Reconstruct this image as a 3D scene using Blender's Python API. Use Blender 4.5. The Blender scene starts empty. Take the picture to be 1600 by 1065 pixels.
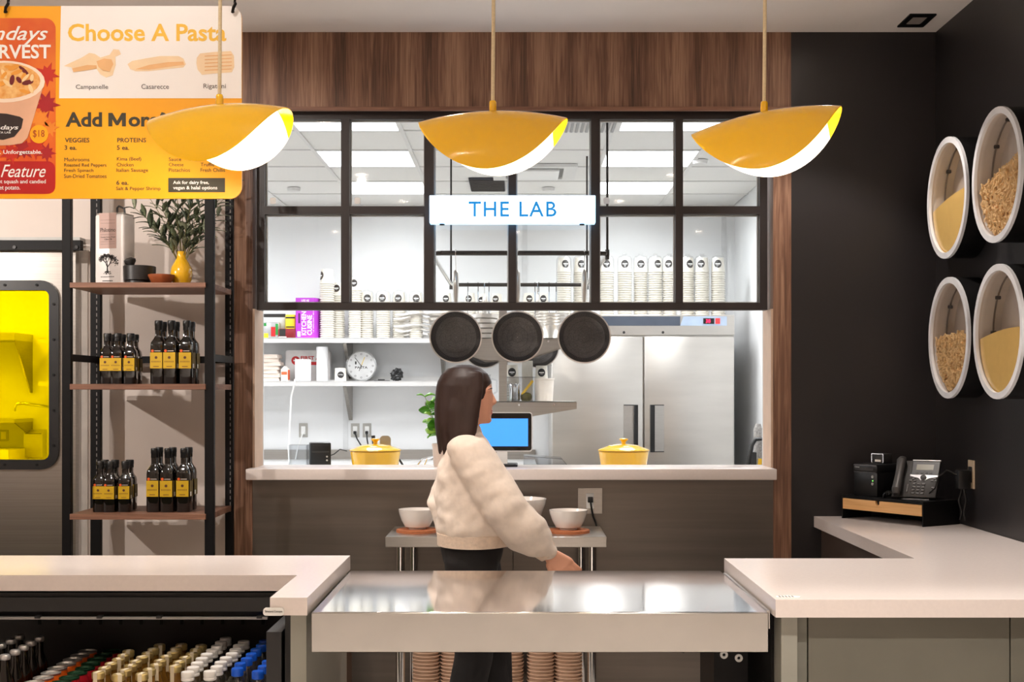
import bpy, bmesh, math, random
from mathutils import noise
from mathutils import Vector, Matrix, Euler
random.seed(7)
PI = math.pi
R = math.radians
C = bpy.context.scene.collection
scn = bpy.context.scene

# ------------------------------------------------------------------ camera
EYE, FPX, PXC, PYC = 1.5, 2050.0, 808.0, 612.0      # eye height (m), focal length (px), vanishing point (px)
cam_d = bpy.data.cameras.new('camera')
cam = bpy.data.objects.new('camera', cam_d); C.objects.link(cam)
cam.location = (0, 0, EYE); cam.rotation_euler = (PI/2, 0, 0)
cam_d.sensor_width = 36; cam_d.lens = FPX/1600*36
cam_d.shift_x = -(PXC-800)/1600; cam_d.shift_y = (PYC-532.5)/1600
cam_d.clip_start = .05
scn.camera = cam
# ------------------------------------------------------------------ world, exposure
w = bpy.data.worlds.new('world'); scn.world = w; w.use_nodes = True
w.node_tree.nodes['Background'].inputs[0].default_value = (.9, .92, 1, 1)
w.node_tree.nodes['Background'].inputs[1].default_value = .3
scn.view_settings.view_transform = 'Standard'; scn.view_settings.look = 'None'
scn.view_settings.exposure = 0.85; scn.view_settings.gamma = 1.0
scn.view_settings.use_curve_mapping = False
KITCHEN_PANEL = 3.2         # emission of the ceiling light panels
PANEL_W = 9.4              # watts of each panel's lamp
DOWN_W = 78.0               # watts of one shop downlight
PENDANT_W = 1.6
WARM = (1.0, .91, .84)
def spot(loc, watts, target=None, cone=100, blend=.35, radius=.035, color=WARM):
    l = bpy.data.lights.new('downlight_lamp', 'SPOT'); l.energy = watts; l.color = color
    l.spot_size = R(cone); l.spot_blend = blend; l.shadow_soft_size = radius
    o = bpy.data.objects.new('downlight_lamp', l); C.objects.link(o); o.location = loc
    if target is not None:
        o.rotation_euler = (Vector(target)-Vector(loc)).to_track_quat('-Z', 'Y').to_euler()
    return o
CEIL = 3.18
# x, y, power factor, cone, words for the fixture's label
DOWN = [(-2.2, 3.74, .75, 84, 'left, between menu board and olive oil shelves'), (-1.2, 4.3, .6, 70, 'above the left white counter'), (1.5, 3.85, 1.0, 80, 'above the right white counter'),
        (1.32, 5.52, .35, 96, 'nearest the black back corner'), (-.35, 4.62, .55, 80, 'added above steel flap to brighten sweater'),  # last one here is an added, unseen lamp that brightens the sweater
        (-1.0, .9, 2, 78, 'over the aisle, left of middle'), (.9, .9, 2, 78, 'over the aisle, right of middle'), (2.6, .0, 2, 78, 'over the aisle, far right'), (-2.8, .9, 2, 78, 'over the aisle, far left'),
        (-1.9, -1.3, 2, 78, 'at the rear, left'), (0, -1.3, 2, 78, 'at the rear, middle'), (1.9, -1.3, 2, 78, 'at the rear, right'), (1.2, 2.3, 1.5, 78, 'in front of the right counter'), (-1.2, 2.3, .2, 78, 'in front of the drinks cooler')]
for i, (x, y, k, cone, _n) in enumerate(DOWN):
    aim = (-1.85, 6.0, 1.3) if i == 0 else (-1.05, 3.7, 1.75) if i == len(DOWN)-1 else (x, y+.03, 0)
    spot((x, y, CEIL-.06), DOWN_W*k, aim, cone, .35 if i < len(DOWN)-1 else .9)
TRACK = (-3.46, 4.2, 2.41)     # hanging spotlight left of the frame, aimed at the shelves
spot((TRACK[0]+.04, TRACK[1]+.04, TRACK[2]), DOWN_W*.95, (-1.65, 6.1, 1.45), 66, .4, .03)

# ------------------------------------------------------------------ helpers
def X(px, D): return (px-PXC)*D/FPX
def Z(py, D): return EYE-(py-PYC)*D/FPX
def P(px, py, D): return Vector((X(px, D), D, Z(py, D)))
def lin(c):
    c = c/255.0
    return c/12.92 if c <= .04045 else ((c+.055)/1.055)**2.4
def col(r, g, b): return (lin(r), lin(g), lin(b), 1)

MATS = {}
def M(name, rgb=None, rough=.5, metal=0, var=.08, scale=12, stretch=(1, 1, 1), bump=0, bscale=None, emit=None, estr=0, alpha=1, spec=.5, coat=0, trans=0, rgb2=None):
    if name in MATS: return MATS[name]
    m = bpy.data.materials.new(name); m.use_nodes = True
    nt = m.node_tree; b = nt.nodes['Principled BSDF']
    c = col(*rgb)
    b.inputs['Roughness'].default_value = rough; b.inputs['Metallic'].default_value = metal
    b.inputs['Specular IOR Level'].default_value = spec
    b.inputs['Coat Weight'].default_value = coat; b.inputs['Coat Roughness'].default_value = .08
    b.inputs['Transmission Weight'].default_value = trans
    tc = nt.nodes.new('ShaderNodeTexCoord'); mp = nt.nodes.new('ShaderNodeMapping')
    mp.inputs['Scale'].default_value = stretch
    nt.links.new(tc.outputs['Object'], mp.inputs['Vector'])
    nz = nt.nodes.new('ShaderNodeTexNoise'); nz.inputs['Scale'].default_value = scale; nz.inputs['Detail'].default_value = 4
    nt.links.new(mp.outputs['Vector'], nz.inputs['Vector'])
    rp = nt.nodes.new('ShaderNodeValToRGB')
    c2 = col(*rgb2) if rgb2 else tuple(min(1, v*(1+var)) for v in c[:3])+(1,)
    c1 = c if rgb2 else tuple(v*(1-var) for v in c[:3])+(1,)
    rp.color_ramp.elements[0].position = .3; rp.color_ramp.elements[0].color = c1
    rp.color_ramp.elements[1].position = .7; rp.color_ramp.elements[1].color = c2
    nt.links.new(nz.outputs['Fac'], rp.inputs['Fac'])
    nt.links.new(rp.outputs['Color'], b.inputs['Base Color'])
    if bump:
        bn = nt.nodes.new('ShaderNodeBump'); bn.inputs['Strength'].default_value = bump; bn.inputs['Distance'].default_value = .004
        n2 = nt.nodes.new('ShaderNodeTexNoise'); n2.inputs['Scale'].default_value = bscale or scale*2; n2.inputs['Detail'].default_value = 3
        nt.links.new(mp.outputs['Vector'], n2.inputs['Vector'])
        nt.links.new(n2.outputs['Fac'], bn.inputs['Height']); nt.links.new(bn.outputs['Normal'], b.inputs['Normal'])
    if emit:
        b.inputs['Emission Color'].default_value = col(*emit); b.inputs['Emission Strength'].default_value = estr
    b.inputs['Alpha'].default_value = alpha
    MATS[name] = m
    return m
def M_clear(name, tint, gloss=.12, rough=.03):
    """thin clear sheet: mostly transparent, a share of mirror reflection by angle"""
    if name in MATS: return MATS[name]
    m = bpy.data.materials.new(name); m.use_nodes = True; nt = m.node_tree
    nt.nodes.remove(nt.nodes['Principled BSDF']); out = nt.nodes['Material Output']
    t = nt.nodes.new('ShaderNodeBsdfTransparent'); t.inputs[0].default_value = tint
    g = nt.nodes.new('ShaderNodeBsdfGlossy'); g.inputs['Roughness'].default_value = rough
    lw = nt.nodes.new('ShaderNodeLayerWeight'); lw.inputs['Blend'].default_value = .5
    pw = nt.nodes.new('ShaderNodeMath'); pw.operation = 'POWER'; pw.inputs[1].default_value = 5; nt.links.new(lw.outputs['Facing'], pw.inputs[0])
    mul = nt.nodes.new('ShaderNodeMath'); mul.operation = 'MULTIPLY_ADD'
    nt.links.new(pw.outputs[0], mul.inputs[0]); mul.inputs[1].default_value = .8; mul.inputs[2].default_value = gloss*.5
    mx = nt.nodes.new('ShaderNodeMixShader'); nt.links.new(mul.outputs[0], mx.inputs[0])
    nt.links.new(t.outputs[0], mx.inputs[1]); nt.links.new(g.outputs[0], mx.inputs[2])
    nt.links.new(mx.outputs[0], out.inputs['Surface'])
    MATS[name] = m; return m
def M_wood(name, dark, mid, light, axis='Z', rough=.5, band=9.0):
    if name in MATS: return MATS[name]
    m = bpy.data.materials.new(name); m.use_nodes = True; nt = m.node_tree; b = nt.nodes['Principled BSDF']
    b.inputs['Roughness'].default_value = rough
    tc = nt.nodes.new('ShaderNodeTexCoord')
    def mapped(s):
        mp = nt.nodes.new('ShaderNodeMapping'); mp.inputs['Scale'].default_value = s
        nt.links.new(tc.outputs['Object'], mp.inputs['Vector']); return mp
    lo, hi = .55, 30.0
    s1 = {'Z': (hi, hi, lo*2), 'X': (lo*2, hi, hi)}[axis]
    s2 = {'Z': (band, band, .15), 'X': (.15, band, band)}[axis]
    n1 = nt.nodes.new('ShaderNodeTexNoise'); n1.inputs['Scale'].default_value = 3.2; n1.inputs['Detail'].default_value = 7; n1.inputs['Distortion'].default_value = .9
    nt.links.new(mapped(s1).outputs[0], n1.inputs['Vector'])
    n2 = nt.nodes.new('ShaderNodeTexNoise'); n2.inputs['Scale'].default_value = 1.0; n2.inputs['Detail'].default_value = 1
    nt.links.new(mapped(s2).outputs[0], n2.inputs['Vector'])
    ad = nt.nodes.new('ShaderNodeMath'); ad.operation = 'MULTIPLY_ADD'; ad.inputs[1].default_value = .55
    nt.links.new(n1.outputs['Fac'], ad.inputs[0])
    m2 = nt.nodes.new('ShaderNodeMath'); m2.operation = 'MULTIPLY'; m2.inputs[1].default_value = .55
    nt.links.new(n2.outputs['Fac'], m2.inputs[0]); nt.links.new(m2.outputs[0], ad.inputs[2])
    rp = nt.nodes.new('ShaderNodeValToRGB'); e = rp.color_ramp.elements
    e[0].position = .36; e[0].color = col(*dark); e[1].position = .74; e[1].color = col(*light)
    k = e.new(.54); k.color = col(*mid)
    nt.links.new(ad.outputs[0], rp.inputs['Fac']); nt.links.new(rp.outputs['Color'], b.inputs['Base Color'])
    bn = nt.nodes.new('ShaderNodeBump'); bn.inputs['Strength'].default_value = .06
    nt.links.new(n1.outputs['Fac'], bn.inputs['Height']); nt.links.new(bn.outputs['Normal'], b.inputs['Normal'])
    MATS[name] = m; return m

class MB:
    """collects shapes into one bmesh; build() links it as one object"""
    def __init__(s, o=(0, 0, 0)): s.bm = bmesh.new(); s.o = Vector(o)
    def box(s, x0, x1, y0, y1, z0, z1, bev=0, seg=2, xf=None):
        vs = [s.bm.verts.new(v) for v in ((x0, y0, z0), (x1, y0, z0), (x1, y1, z0), (x0, y1, z0), (x0, y0, z1), (x1, y0, z1), (x1, y1, z1), (x0, y1, z1))]
        fs = [s.bm.faces.new([vs[i] for i in f]) for f in ((3, 2, 1, 0), (4, 5, 6, 7), (0, 1, 5, 4), (1, 2, 6, 5), (2, 3, 7, 6), (3, 0, 4, 7))]
        out = vs
        if bev:
            es = list({e for f in fs for e in f.edges})
            r = bmesh.ops.bevel(s.bm, geom=es, offset=bev, segments=seg, affect='EDGES', profile=.5)
            out = list({v for v in r['verts']} | {v for v in vs if v.is_valid})
        if xf is not None:
            for v in out: v.co = xf @ v.co
        return s
    def ring_loft(s, rings, cap0=True, cap1=True, closed=True):
        vr = [[s.bm.verts.new(p) for p in r] for r in rings]
        n = len(vr[0])
        for a, b in zip(vr, vr[1:]):
            for i in range(n if closed else n-1):
                j = (i+1) % n
                s.bm.faces.new((a[i], a[j], b[j], b[i]))
        if closed and cap0: s.bm.faces.new(list(reversed(vr[0])))
        if closed and cap1: s.bm.faces.new(vr[-1])
        return s
    def cyl(s, p0, p1, r0, r1=None, n=16, cap=True):
        r1 = r0 if r1 is None else r1
        return s.tube([p0, p1], [r0, r1], n, cap)
    def tube(s, pts, r, n=8, cap=True):
        pts = [Vector(p) for p in pts]; m = len(pts)
        rr = r if isinstance(r, (list, tuple)) else [r]*m
        rings = []; up = None
        for i, p in enumerate(pts):
            d = (pts[min(i+1, m-1)]-pts[max(i-1, 0)]).normalized()
            if up is None:
                up = Vector((0, 0, 1)) if abs(d.z) < .9 else Vector((0, 1, 0))
            a = d.cross(up)
            if a.length < 1e-5: a = d.cross(Vector((1, .3, 0)))
            a.normalize(); b = a.cross(d).normalized(); up = b
            rings.append([p+(a*math.cos(2*PI*k/n)+b*math.sin(2*PI*k/n))*rr[i] for k in range(n)])
        rings = [list(reversed(q)) for q in rings]
        return s.ring_loft(rings, cap, cap)
    def lathe(s, prof, c=(0, 0, 0), n=24, sq=0, xf=None, cap0=True, cap1=True):
        """prof: (radius, z) from bottom to top; sq>0 squares the section"""
        rings = []
        for r, z in prof:
            ring = []
            for k in range(n):
                t = 2*PI*(k+.5)/n; cx, sx = math.cos(t), math.sin(t)
                f = 1.0
                if sq: f = (abs(cx)**(2+sq)+abs(sx)**(2+sq))**(-1/(2+sq))
                v = Vector((c[0]+r*f*cx, c[1]+r*f*sx, c[2]+z))
                ring.append(xf @ v if xf is not None else v)
            rings.append(ring)
        return s.ring_loft(rings, cap0, cap1)
    def prism(s, poly, plane, a, b, xf=None):
        """poly: 2-D outline in plane XZ / XY / YZ, extruded from a to b along the third axis"""
        def mk(p, t): return {'XZ': (p[0], t, p[1]), 'XY': (p[0], p[1], t), 'YZ': (t, p[0], p[1])}[plane]
        A = [s.bm.verts.new(mk(p, a)) for p in poly]; B = [s.bm.verts.new(mk(p, b)) for p in poly]
        s.bm.faces.new(A); s.bm.faces.new(list(reversed(B)))
        for i in range(len(poly)):
            j = (i+1) % len(poly)
            s.bm.faces.new((A[j], A[i], B[i], B[j]))
        if xf is not None:
            for v in A+B: v.co = xf @ v.co
        return s
    def ball(s, c, r, n=14, m=9):
        r = r if isinstance(r, (list, tuple)) else (r, r, r)
        rings = []
        for i in range(1, m):
            t = PI*i/m
            rings.append([Vector((c[0]+r[0]*math.sin(t)*math.cos(2*PI*k/n), c[1]+r[1]*math.sin(t)*math.sin(2*PI*k/n), c[2]-r[2]*math.cos(t))) for k in range(n)])
        vr = [[s.bm.verts.new(p) for p in q] for q in rings]
        b = s.bm.verts.new((c[0], c[1], c[2]-r[2])); t = s.bm.verts.new((c[0], c[1], c[2]+r[2]))
        for i in range(n):
            j = (i+1) % n
            s.bm.faces.new((b, vr[0][j], vr[0][i])); s.bm.faces.new((t, vr[-1][i], vr[-1][j]))
            for a, q in zip(vr, vr[1:]): s.bm.faces.new((a[i], a[j], q[j], q[i]))
        return s
    def annulus(s, c, r0, r1, th, axis='Y', n=32):
        """flat ring of radii r0<r1, thickness th along axis"""
        rings = []
        for (r, t) in ((r0, 0), (r1, 0), (r1, th), (r0, th), (r0, 0)):
            q = []
            for k in range(n):
                a = 2*PI*k/n; u, v = r*math.cos(a), r*math.sin(a)
                q.append(Vector(c)+Vector({'Y': (u, t, v), 'Z': (u, v, t), 'X': (t, u, v)}[axis]))
            rings.append(q)
        return s.ring_loft(rings, False, False)
    def mesh(s, name):
        bmesh.ops.recalc_face_normals(s.bm, faces=s.bm.faces)
        me = bpy.data.meshes.new(name)
        if s.o.length: bmesh.ops.translate(s.bm, verts=s.bm.verts, vec=-s.o)
        s.bm.to_mesh(me); s.bm.free(); return me
    def build(s, name, mat, parent=None, smooth=True, angle=38):
        me = s.mesh(name)
        me.materials.append(mat)
        if smooth and len(me.polygons):
            me.polygons.foreach_set('use_smooth', [True]*len(me.polygons))
            me.set_sharp_from_angle(angle=R(angle))
        o = bpy.data.objects.new(name, me); C.objects.link(o)
        if parent is not None: o.parent = parent
        return o

def tag(o, label=None, cat=None, group=None, kind=None):
    if label: o['label'] = label
    if cat: o['category'] = cat
    if group: o['group'] = group
    if kind: o['kind'] = kind
    return o
def thing(name, label, cat, loc=(0, 0, 0), rz=0, group=None):
    o = bpy.data.objects.new(name, None); C.objects.link(o); o.empty_display_size = .05
    o.location = loc; o.rotation_euler = (0, 0, rz)
    return tag(o, label, cat, group)
def struct(name, mb, mat, parent=None, smooth=False):
    o = mb.build(name, mat, parent, smooth)
    if parent is None: o['kind'] = 'structure'
    return o
def one(name, mb, mat, label, cat, group=None, smooth=True): return tag(mb.build(name, mat, None, smooth), label, cat, group)
def copy_tree(o, parent=None):
    c = o.copy(); C.objects.link(c); c.parent = parent
    if parent is not None: c.matrix_parent_inverse = o.matrix_parent_inverse.copy()
    for ch in list(o.children): copy_tree(ch, c)
    return c
def rrect(x0, x1, z0, z1, r, n=6):
    pts = []
    for cx, cz, a0 in ((x1-r, z1-r, 0), (x0+r, z1-r, 90), (x0+r, z0+r, 180), (x1-r, z0+r, 270)):
        for k in range(n+1):
            a = R(a0+90*k/n); pts.append((cx+r*math.cos(a), cz+r*math.sin(a)))
    return pts
def frame_prism(mb, outer, inner, a, b, plane='XZ'):
    """ring between two outlines with the same point count, extruded a..b"""
    def mk(p, t): return {'XZ': (p[0], t, p[1]), 'XY': (p[0], p[1], t), 'YZ': (t, p[0], p[1])}[plane]
    rings = [[mk(p, a) for p in inner], [mk(p, a) for p in outer], [mk(p, b) for p in outer], [mk(p, b) for p in inner], [mk(p, a) for p in inner]]
    mb.ring_loft(rings, False, False); return mb
def text(parent, body, x0, x1, z0, z1, y, mat, name='lettering', bold=0, shear=0, th=.0008, xf=None, o=(0, 0, 0), res=3, tracking=1.0):
    """lettering as thin geometry, fitted to the box x0..x1, z0..z1 on a plane facing -Y at y"""
    cu = bpy.data.curves.new('text', 'FONT'); cu.body = body; cu.size = 1; cu.resolution_u = res; cu.offset = bold; cu.shear = shear; cu.extrude = .01; cu.space_character = tracking
    ob = bpy.data.objects.new('text', cu); C.objects.link(ob)
    me = bpy.data.meshes.new_from_object(ob)
    bpy.data.objects.remove(ob); bpy.data.curves.remove(cu)
    xs = [v.co.x for v in me.vertices]; ys = [v.co.y for v in me.vertices]
    ax, bx_, ay, by = min(xs), max(xs), min(ys), max(ys)
    for v in me.vertices:
        p = Vector((x0+(v.co.x-ax)/(bx_-ax)*(x1-x0), y-th if v.co.z > 0 else y+th*.3, z0+(v.co.y-ay)/(by-ay)*(z1-z0)))-Vector(o)
        v.co = xf @ p if xf is not None else p
    me.materials.clear(); me.materials.append(mat)
    t = bpy.data.objects.new(name, me); C.objects.link(t)
    if parent is not None: t.parent = parent
    return t

# ------------------------------------------------------------------ materials
walnut = M_wood('walnut_veneer', (66, 43, 32), (120, 85, 65), (168, 131, 106), 'Z')
walnut_h = M_wood('walnut_shelf_wood', (80, 52, 39), (124, 86, 67), (158, 117, 94), 'X')
jamb_m = M('jamb_laminate', (196, 168, 146), .5)
steel = M('brushed_steel', (196, 194, 190), .30, 1, .06, 14, (1, 1, 30), .02)
steel_h = M('brushed_steel_sheet', (165, 160, 154), .34, 1, .08, 3, (.5, 6, 60), .012)
steel_d = M('dull_steel_sheet', (132, 125, 118), .42, 1, .10, 2.2, (.6, 1, 14), .012)
steel_top = M('polished_steel', (232, 233, 238), .07, 1, .03, 4, (1, 1, 1), .06, 2.2)
steel_front = M('satin_steel', (178, 176, 172), .28, 1, .05, 5, (1, 1, 1), .05, 3)
bright_steel = M('bright_satin_steel', (222, 222, 221), .35, .45, .03, 6)
fridge_m = M('fridge_steel', (198, 194, 188), .34, 1, .05, 2, (1, 1, 6), .03, 3)
chrome = M('chrome', (225, 225, 225), .12, 1, .02)
black_metal = M('black_powder_metal', (14, 13, 14), .5, 0, .1, 40, spec=.2)
black_plastic = M('black_plastic', (17, 17, 18), .38, 0, .1, 30)
dark_grey = M('charcoal_plastic', (52, 50, 49), .45, 0, .08, 30)
black_frame = M('black_window_metal', (40, 34, 34), .4, 0, .1, 8)
black_wall = M('black_wall_paint', (33, 30, 31), .42, 0, .10, 3, bump=.05, bscale=60)
white_wall = M('warm_white_wall_paint', (214, 202, 193), .6, 0, .03, 2)
kitchen_wall_side = M('satin_white_wall_panel', (226, 227, 228), .6, 0, .02, 2)
kitchen_wall = M('glossy_white_wall_panel', (226, 227, 228), .22, 0, .02, 2, bump=.06, bscale=26)
ceil_m = M('ceiling_paint', (236, 230, 224), .8, 0, .02, 2)
tile_m = M('ceiling_tile', (226, 225, 222), .85, 0, .03, 60, bump=.1, bscale=220)
tbar_m = M('white_enamel', (214, 213, 211), .5, 0, .02)
quartz = M('white_quartz', (226, 216, 211), .22, 0, .02, 90)
panel_grey = M('sage_grey_laminate', (150, 150, 140), .5, 0, .04, 6)
panel_olive = M('olive_grey_laminate', (104, 102, 91), .5, 0, .06, 6)
dark_void = M('dark_cabinet', (18, 17, 17), .5, 0, .1, 8)
floor_m = M('grey_floor_tile', (212, 204, 196), .4, 0, .08, 4)
white_p = M('white_plastic', (236, 236, 234), .4, 0, .02)
white_paper = M('white_paper', (238, 234, 226), .75, 0, .03, 30)
cream_paper = M('cream_paper', (228, 214, 196), .8, 0, .05, 20)
yellow_lamp = M('yellow_enamel', (250, 194, 4), .16, 0, .02, 4, coat=.6)
yellow_ceramic = M('yellow_ceramic', (240, 184, 32), .15, 0, .05, 6, coat=.5)
lining_m = M('white_enamel_lining', (250, 246, 238), .45, 0, .01)
cord_m = M('cream_fabric_cord', (214, 196, 160), .8, 0, .08, 200)
cork = M('cork', (168, 100, 62), .85, 0, .16, 160, bump=.3, bscale=300)
bowl_m = M('white_ceramic', (232, 226, 220), .15, 0, .02, coat=.4)
dark_print = M('dark_print', (38, 34, 32), .6)
grey_print = M('grey_print', (92, 88, 86), .6)
white_print = M('white_print', (250, 248, 244), .5)
screen_blue = M('blue_screen', (40, 110, 215), .3, emit=(60, 135, 235), estr=.85)
red_m = M('red_print', (196, 30, 34), .5)
green_m = M('green_print', (40, 140, 62), .5)
pane = M_clear('window_pane', (.96, .97, .97, 1), .05)
clear = M_clear('clear_plastic', (.93, .94, .95, 1), .12, .06)
sleeve_m = M_clear('clear_film', (.97, .97, .97, 1), .10, .2)
# =================================================================== THE SETTING
BW = 6.13          # plane of the shop's back wall
KB = 10.85         # kitchen back wall
KC = 3.04          # kitchen ceiling height
RW = 1.956         # right wall of the shop
LW = -4.2
s = MB(); s.box(LW, 4.2, -3, BW+.3, -.1, 0); struct('floor', s, floor_m)
s = MB(); s.box(-5.2, 1.95, BW+.3, KB+.1, -.1, 0); struct('floor_kitchen', s, M('pale_kitchen_floor', (196, 190, 184), .4))
s = MB(); s.box(LW, 4.2, -3, BW+.35, CEIL, CEIL+.1); shop_ceiling = struct('ceiling', s, ceil_m)
s = MB(); s.box(RW, RW+.15, 1.2, BW+.2, 0, CEIL); struct('wall_right', s, black_wall)
s = MB(); s.box(RW, 4.2, 1.05, 1.2, 0, CEIL); struct('wall_right_return', s, black_wall)
s = MB(); s.box(4.2, 4.35, -3, 1.2, 0, CEIL); struct('wall_right_far', s, white_wall)
s = MB(); s.box(LW-.15, LW, -3, BW+.3, 0, CEIL); struct('wall_left', s, white_wall)
s = MB(); s.box(LW, 4.2, -3.15, -3, 0, CEIL); struct('wall_front', s, white_wall)
# back wall: white part (with the doorway), black part, walnut surround
s = MB()
s.box(-2.06, -1.33, BW, BW+.2, 0, CEIL); s.box(-3.0, -2.06, BW, BW+.2, 2.16, CEIL); s.box(LW, -3.0, BW, BW+.2, 0, CEIL)
struct('wall_back', s, white_wall)
s = MB(); s.box(1.28, RW, BW, BW+.2, 0, CEIL); struct('wall_back_black', s, black_wall)
s = MB(); s.box(-1.33, 1.28, BW, BW+.2, 2.83, CEIL); struct('trim_1', s, walnut)                       # walnut header
s = MB(); s.box(-1.33, 1.28, BW-.012, BW+.01, 2.812, 2.83); struct('trim_2', s, walnut_h)                 # its lower lip
s = MB(); s.box(-1.33, -1.236, BW-.004, BW+.2, 0, 2.812); struct('trim_3', s, walnut)                    # left walnut post
s = MB(); s.box(1.196, 1.28, BW-.004, BW+.2, 0, 2.812); struct('trim_4', s, walnut)
s = MB(); s.box(-1.236, -1.226, BW, BW+.2, 1.146, 1.888); struct('trim_5', s, jamb_m)
s = MB(); s.box(1.186, 1.196, BW, BW+.2, 1.146, 1.888); struct('trim_6', s, jamb_m)
# stainless apron below the pass ledge, in two sheets
for i, (a, b) in enumerate(((-1.236, -.02), (-.017, 1.196))):
    s = MB(); s.box(a, b, BW, BW+.2, 0, 1.094); struct('wall_apron_%d' % (i+1), s, steel_d)
# kitchen shell
s = MB(); s.box(-5.2, 1.95, KB, KB+.15, 0, KC+.15); kwall = struct('wall_kitchen_back', s, kitchen_wall)
s = MB(); s.box(1.80, 1.95, BW+.2, KB, 0, KC+.15); struct('wall_kitchen_right', s, kitchen_wall_side)
s = MB(); s.box(-5.35, -5.2, BW+.2, KB, 0, KC+.15); struct('wall_kitchen_left', s, kitchen_wall)
s = MB(); s.box(-5.2, -3.0, BW+.2, BW+.22, 0, KC); s.box(-3.0, -2.06, BW+.2, BW+.22, 2.16, KC); s.box(-2.06, -1.226, BW+.2, BW+.22, 0, KC); s.box(1.186, 1.8, BW+.2, BW+.22, 0, KC); s.box(-1.226, 1.186, BW+.2, BW+.22, 2.83, KC)
struct('wall_kitchen_front', s, kitchen_wall)
for k, px in enumerate((540, 1131, 820, 175)):
    s = MB(); xx = X(px, KB); s.box(xx-.02, xx+.02, KB-.006, KB, .9, KC); struct('trim_%d' % (7+k), s, M('panel_joint_strip', (206, 207, 208), .35))
# kitchen ceiling: black plenum board, T-bars, tiles, light panels
GX = [-1.30+.62*k for k in range(-7, 6)]; GY = [6.51+.62*k for k in range(8)]
s = MB(); s.box(-5.2, 1.95, BW+.2, KB+.1, KC+.06, KC+.15); kceil = struct('ceiling_kitchen', s, tbar_m)
bar_me = None
for gx in GX:
    if -5.2 < gx < 1.8:
        s = MB(); s.box(gx-.012, gx+.012, BW+.22, KB, KC-.004, KC+.03); s.build('ceiling_bar', tbar_m, kceil, False)
for gy in GY:
    s = MB(); s.box(-5.2, 1.8, gy-.012, gy+.012, KC-.003, KC+.03); s.build('ceiling_bar', tbar_m, kceil, False)
light_cols = {4, 7, 10, 1}      # tile columns that hold light panels
tme = None; tiles = []
panel_m = M('light_panel', (250, 250, 250), .5, emit=(246, 250, 255), estr=KITCHEN_PANEL)
row_n = {1: 'nearest', 3: 'middle', 5: 'farthest'}; col_n = {1: 'far left', 4: 'left', 7: 'left', 10: 'right'}
gc = [g for g in GX]
for i, gx in enumerate(GX):
    for j, gy in enumerate(GY):
        if not (-5.19 < gx and gx+.61 < 1.83): continue
        if gy+.6 > KB: continue
        lit = j in (1, 3, 5) and (round((gx+1.30)/.62) % 3 == 0)
        if lit:
            side = 'right' if gx > 0 else ('left' if gx > -2 else 'far left')
            if gx < -4: side = 'leftmost'
            t = thing('ceiling_light_panel', 'square white light panel, %s row, %s column of the kitchen ceiling' % (row_n[j], side), 'light', (gx+.31, gy+.31, KC), group='kitchen ceiling light panels')
            s = MB(); s.box(-.298, .298, -.298, .298, .002, .012); s.build('diffuser', panel_m, t, False)
            al = bpy.data.lights.new('panel_lamp', 'AREA'); al.shape = 'SQUARE'; al.size = .58; al.energy = PANEL_W; al.color = (.97, .985, 1); al.spread = R(158)
            ao = bpy.data.objects.new('panel_lamp', al); C.objects.link(ao); ao.parent = t; ao.location = (0, 0, -.006)
            s = MB(); frame_prism(s, rrect(-.307, .307, -.307, .307, .004, 1), rrect(-.293, .293, -.293, .293, .004, 1), -.003, .02, 'XY'); s.build('panel_frame', tbar_m, t, False)
        else:
            if tme is None:
                s = MB(); s.box(-.302, .302, -.302, .302, 0, .015); q = s.build('ceiling_tile', tile_m, kceil, False); tme = q.data
            else:
                q = bpy.data.objects.new('ceiling_tile', tme); C.objects.link(q); q.parent = kceil
            q.location = (gx+.31, gy+.31, KC+.004)
# air units in the kitchen ceiling
t = thing('air_diffuser', 'white square air diffuser in kitchen ceiling right of the centre bar', 'vent', (.12, 9.15, KC))
s = MB(); frame_prism(s, rrect(-.29, .29, -.29, .29, .01, 2), rrect(-.2, .2, -.22, .22, .01, 2), -.02, .0, 'XY'); s.build('frame', tbar_m, t)
s = MB(); s.box(-.17, .17, -.18, .18, -.035, -.015, .006); s.build('face_plate', white_p, t)
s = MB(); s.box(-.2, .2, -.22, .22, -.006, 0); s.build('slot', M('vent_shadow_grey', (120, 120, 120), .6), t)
t = thing('return_grille', 'dark louvred return grille in kitchen ceiling above lit sign', 'vent', (-.22, 9.72, KC))
s = MB(); s.box(-.13, .13, -.28, .28, -.012, 0); s.build('backing', M('dark_blue_grille', (44, 52, 66), .5), t)
for k in range(9):
    s = MB(); s.box(-.125, .125, -.26+k*.06, -.235+k*.06, -.02, -.012); s.build('louvre', black_metal, t, False)
t = thing('ceiling_grille', 'white ribbed ceiling grille behind the top of middle window panes', 'vent', (.31, 7.45, KC))
s = MB(); s.box(-.29, .29, -.29, .29, -.008, 0); s.build('frame', tbar_m, t)
for k in range(18):
    s = MB(); s.box(-.27+k*.03, -.255+k*.03, -.27, .27, -.016, -.008); s.build('louvre', M('grille_grey', (150, 150, 150), .5), t, False)
for nm, px, py in (('left', 459, 293.5), ('middle', 857, 293.5), ('right', 1094, 250)):
    D = 1.54*FPX/(PYC-py)
    s = MB(); s.lathe([(.02, -.03), (.045, -.025), (.05, -.004), (.05, 0)], (X(px, D), D, KC)); one('sprinkler_cover', s, tbar_m, 'small round sprinkler cap on kitchen ceiling, the %s one of three' % nm, 'sprinkler', 'kitchen sprinkler caps')
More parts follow.
